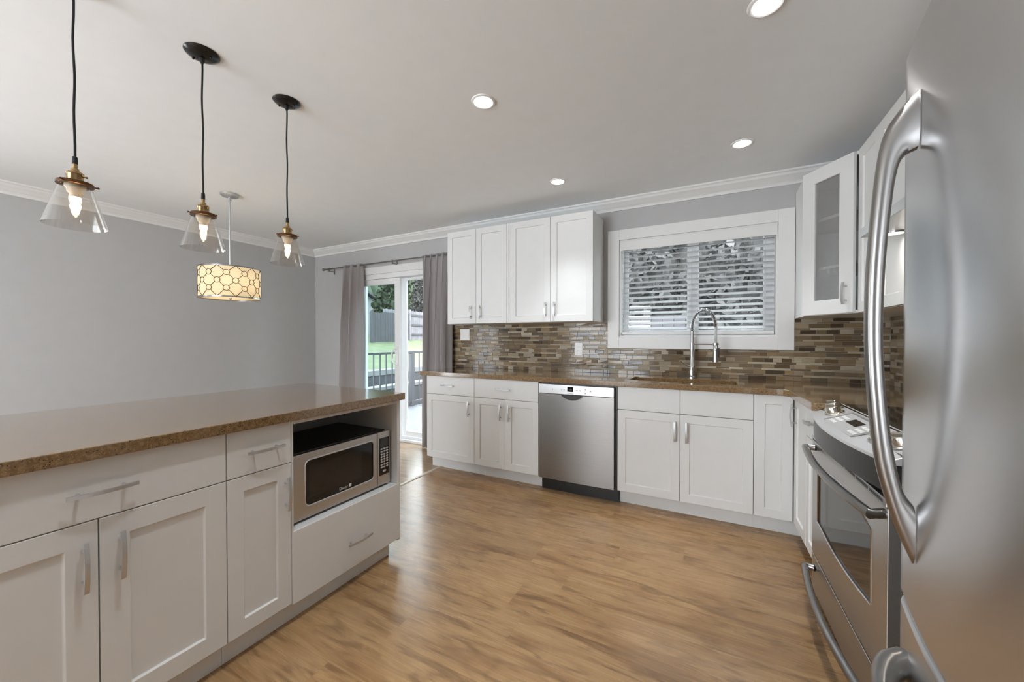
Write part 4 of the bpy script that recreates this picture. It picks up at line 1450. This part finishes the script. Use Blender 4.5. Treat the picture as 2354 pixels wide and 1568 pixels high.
# railing along the deck edge
ra = thing('deck_railing', 'dark grey deck railing with thin upright balusters outside the patio door', 'railing', (-5.2, 3.7, -0.08))
obj('top_rail', bx(-0.04, 0.04, 0, 5.2, 1.03, 1.07), M['rail'], ra, bevel=0.004)
obj('bottom_rail', bx(-0.025, 0.025, 0, 5.2, 0.06, 0.10), M['rail'], ra)
for yy in (0.04, 1.98, 3.9, 5.15):
    obj('post', bx(-0.04, 0.04, yy - 0.04, yy + 0.04, 0, 1.03), M['rail'], ra)
yy = 0.17
while yy < 5.1:
    if min(abs(yy - q) for q in (0.04, 1.98, 3.9, 5.15)) > 0.07:
        obj('baluster', bx(-0.009, 0.009, yy - 0.009, yy + 0.009, 0.10, 1.03), M['rail'], ra)
    yy += 0.145
# terraced retaining walls and lawn
for (x0, zt, ct, lab) in ((-6.2, 0.215, 0.08, 'low retaining wall with a pale cap just behind the railing'), (-7.0, 0.486, 0.13, 'higher retaining wall with a pale cap at the edge of the lawn')):
    r = thing('retaining_wall', lab, 'wall', (x0, 3.7, -0.9))
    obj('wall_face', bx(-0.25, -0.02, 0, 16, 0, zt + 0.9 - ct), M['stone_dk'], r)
    obj('cap', bx(-0.27, 0.0, 0, 16, zt + 0.9 - ct, zt + 0.9), M['concrete'], r, bevel=0.01)
structure('ground_bed', bx(-6.95, -6.44, 3.7, 19.7, -0.9, 0.10), M['soil'])
lw = prism(NB(), [(-7.25, 0.40), (-9.5, 0.62), (-13.2, 1.18), (-24, 1.7), (-24, -0.9), (-7.25, -0.9)], 3.7, 34, 'y')
structure('lawn', lw, M['grass'])
# board fence
fe = thing('board_fence', 'weathered grey board fence with dark rails at the top of the lawn', 'fence', (-13.2, 12.6, 1.17))
k = 0
b = NB()
yy = 0.0
while yy < 9:
    box(b, -0.012, 0.012, yy, yy + 0.135, 0.0, 1.42 + (0.02 if k % 2 else 0))
    yy += 0.142; k += 1
obj('board_panel', b, M['fence'], fe)
for zz in (0.28, 0.75, 1.22):
    obj('rail', bx(0.012, 0.06, 0, 9, zz - 0.05, zz + 0.05), M['fence_dk'], fe)
for yy in (1.55, 4.0, 6.4, 8.8):
    obj('post', bx(0.06, 0.15, yy, yy + 0.10, 0, 1.5), M['fence'], fe)
fe2 = thing('board_fence', 'darker stretch of board fence seen through the sliding glass panel', 'fence', (-12.6, 11.3, 1.10))
b = NB()
yy = 0
while yy < 1.3:
    box(b, -0.012, 0.012, yy, yy + 0.135, 0, 1.25); yy += 0.142
obj('board_panel', b, M['fence_dk'], fe2)
obj('post', bx(0.02, 0.12, 0, 0.1, 0, 1.3), M['fence_dk'], fe2)
# neighbour's house
nh = thing('house', 'white gabled neighbouring house behind the fence', 'house', (-19.5, 16.6, 1.2))
gp = [(-3.2, 0), (3.2, 0), (3.2, 1.7), (0, 3.1), (-3.2, 1.7)]
obj('wall', prism(NB(), gp, -2.5, 0, 'x'), M['siding'], nh)
b = NB()
prism(b, [(-3.5, 1.60), (0, 3.15), (0, 3.30), (-3.5, 1.75)], -2.7, 0.3, 'x')
prism(b, [(0, 3.15), (3.5, 1.60), (3.5, 1.75), (0, 3.30)], -2.7, 0.3, 'x')
obj('roof', b, M['roof'], nh)

def foliage(bm, c, rx, ry, rz, n, s, rs):
    for _ in range(n):
        while True:
            p = Vector((rs.uniform(-1, 1), rs.uniform(-1, 1), rs.uniform(-1, 1)))
            if 0.35 < p.length < 1:
                break
        q = Vector((c[0] + p.x * rx, c[1] + p.y * ry, c[2] + p.z * rz))
        u = Vector((rs.uniform(-1, 1), rs.uniform(-1, 1), rs.uniform(-1, 1))).normalized()
        v = u.cross(Vector((rs.uniform(-1, 1), rs.uniform(-1, 1), rs.uniform(-1, 1)))).normalized()
        k_ = s * rs.uniform(0.6, 1.4)
        bm.faces.new([bm.verts.new(q + u * k_), bm.verts.new(q + v * k_ * 0.6), bm.verts.new(q - u * k_), bm.verts.new(q - v * k_ * 0.6)])
def tree(name, label, loc, h, r, mat, seed, n=5000, s=0.14, trunk=0.14, low=0.15):
    rs = random.Random(seed)
    t_ = thing(name, label, 'tree', loc)
    b = NB(); tube(b, [(0, 0, 0), (0.05, 0, h * 0.4), (0, 0.05, h * 0.85)], [trunk, trunk * 0.7, trunk * 0.2], 10)
    for k in range(7):
        a = rs.uniform(0, 2 * PI); z0 = h * rs.uniform(0.3, 0.7)
        tube(b, [(0, 0, z0), (r * 0.6 * math.cos(a), r * 0.6 * math.sin(a), z0 + r * 0.5)], [trunk * 0.35, trunk * 0.1], 6)
    obj('trunk', b, M['bark'], t_, smooth=True)
    b = NB()
    for k in range(9):
        a = rs.uniform(0, 2 * PI); q = rs.uniform(0.1, 0.6) * r
        zc = h * (low + (1 - low) * rs.uniform(0.25, 0.9))
        foliage(b, (q * math.cos(a), q * math.sin(a), zc), r * 0.6, r * 0.6, h * 0.2, n // 9, s, rs)
    obj('crown', b, mat, t_)
tree('evergreen_tree', 'dark evergreen tree above the neighbouring house', (-18.5, 12.0, 1.3), 6.5, 2.6, M['leaf'], 3, 9000, 0.17, 0.2, 0.1)
tree('evergreen_tree', 'mid green tree behind the weathered fence', (-14.9, 15.0, 1.3), 5, 1.2, M['leaf2'], 5, 6000, 0.14, 0.16, 0.1)
tree('bare_tree', 'pale grey twiggy tree behind the fence beside the gathered curtain', (-15.5, 18.4, 1.3), 5.5, 2.0, M['twig'], 8, 8000, 0.08, 0.16, 0.1)
tree('evergreen_tree', 'dark green tree seen between the blind slats in the left sash', (-3.2, 12.5, -0.9), 7.5, 2.3, M['leaf'], 11, 9000, 0.15, 0.2, 0.1)
def hedge(label, loc, sx, sy, sz, mat, seed, n=9000, s=0.09):
    rs = random.Random(seed)
    t_ = thing('hedge', label, 'hedge', loc)
    b = NB()
    for k in range(12):
        foliage(b, (sx * (k + 0.5) / 12, rs.uniform(-0.1, 0.1), sz * 0.5), sx / 14, sy, sz * 0.56, n // 12, s, rs)
    for k in range(12):
        sphere(b, (sx * (k + 0.5) / 12, 0, sz * 0.5), sy * 0.62, 14, 10, sz * 0.8 / sy)
    obj('foliage', b, mat, t_)
    b = NB()
    for k in range(12):
        cyl(b, (sx * (k + 0.5) / 12, 0, 0), (sx * (k + 0.5) / 12 + 0.05, 0.05, sz * 0.7), 0.04, 6)
    obj('stem', b, M['bark'], t_)
hedge('tall grey leafless hedge outside the kitchen window', (-1.9, 7.2, -0.9), 5.5, 0.75, 5.2, M['twig'], 21, 30000, 0.08)
pf = thing('board_fence', 'pale board fence low outside the kitchen window', 'fence', (-2.6, 5.6, -0.9))
b = NB()
xx = 0.0
while xx < 2.3:
    box(b, xx, xx + 0.135, -0.012, 0.012, 0.0, 2.45); xx += 0.142
obj('board_panel', b, M['fence'], pf)
obj('rail', bx(0, 2.3, 0.012, 0.06, 2.2, 2.3), M['fence_dk'], pf)

rs = random.Random(77)
tl = thing('tree_line', 'tall dark tree line closing the view behind the neighbouring house', 'trees', (-25, 6, 1.5), kind='stuff')
b = NB()
for k in range(16):
    sphere(b, (rs.uniform(-1, 1), 1.8 * k, 2.2), 1.5, 12, 8, 1.9)
    foliage(b, (rs.uniform(-1, 1), 1.8 * k, 2.4), 1.9, 1.7, 3.4, 900, 0.26, rs)
obj('foliage', b, M['leaf2'], tl)
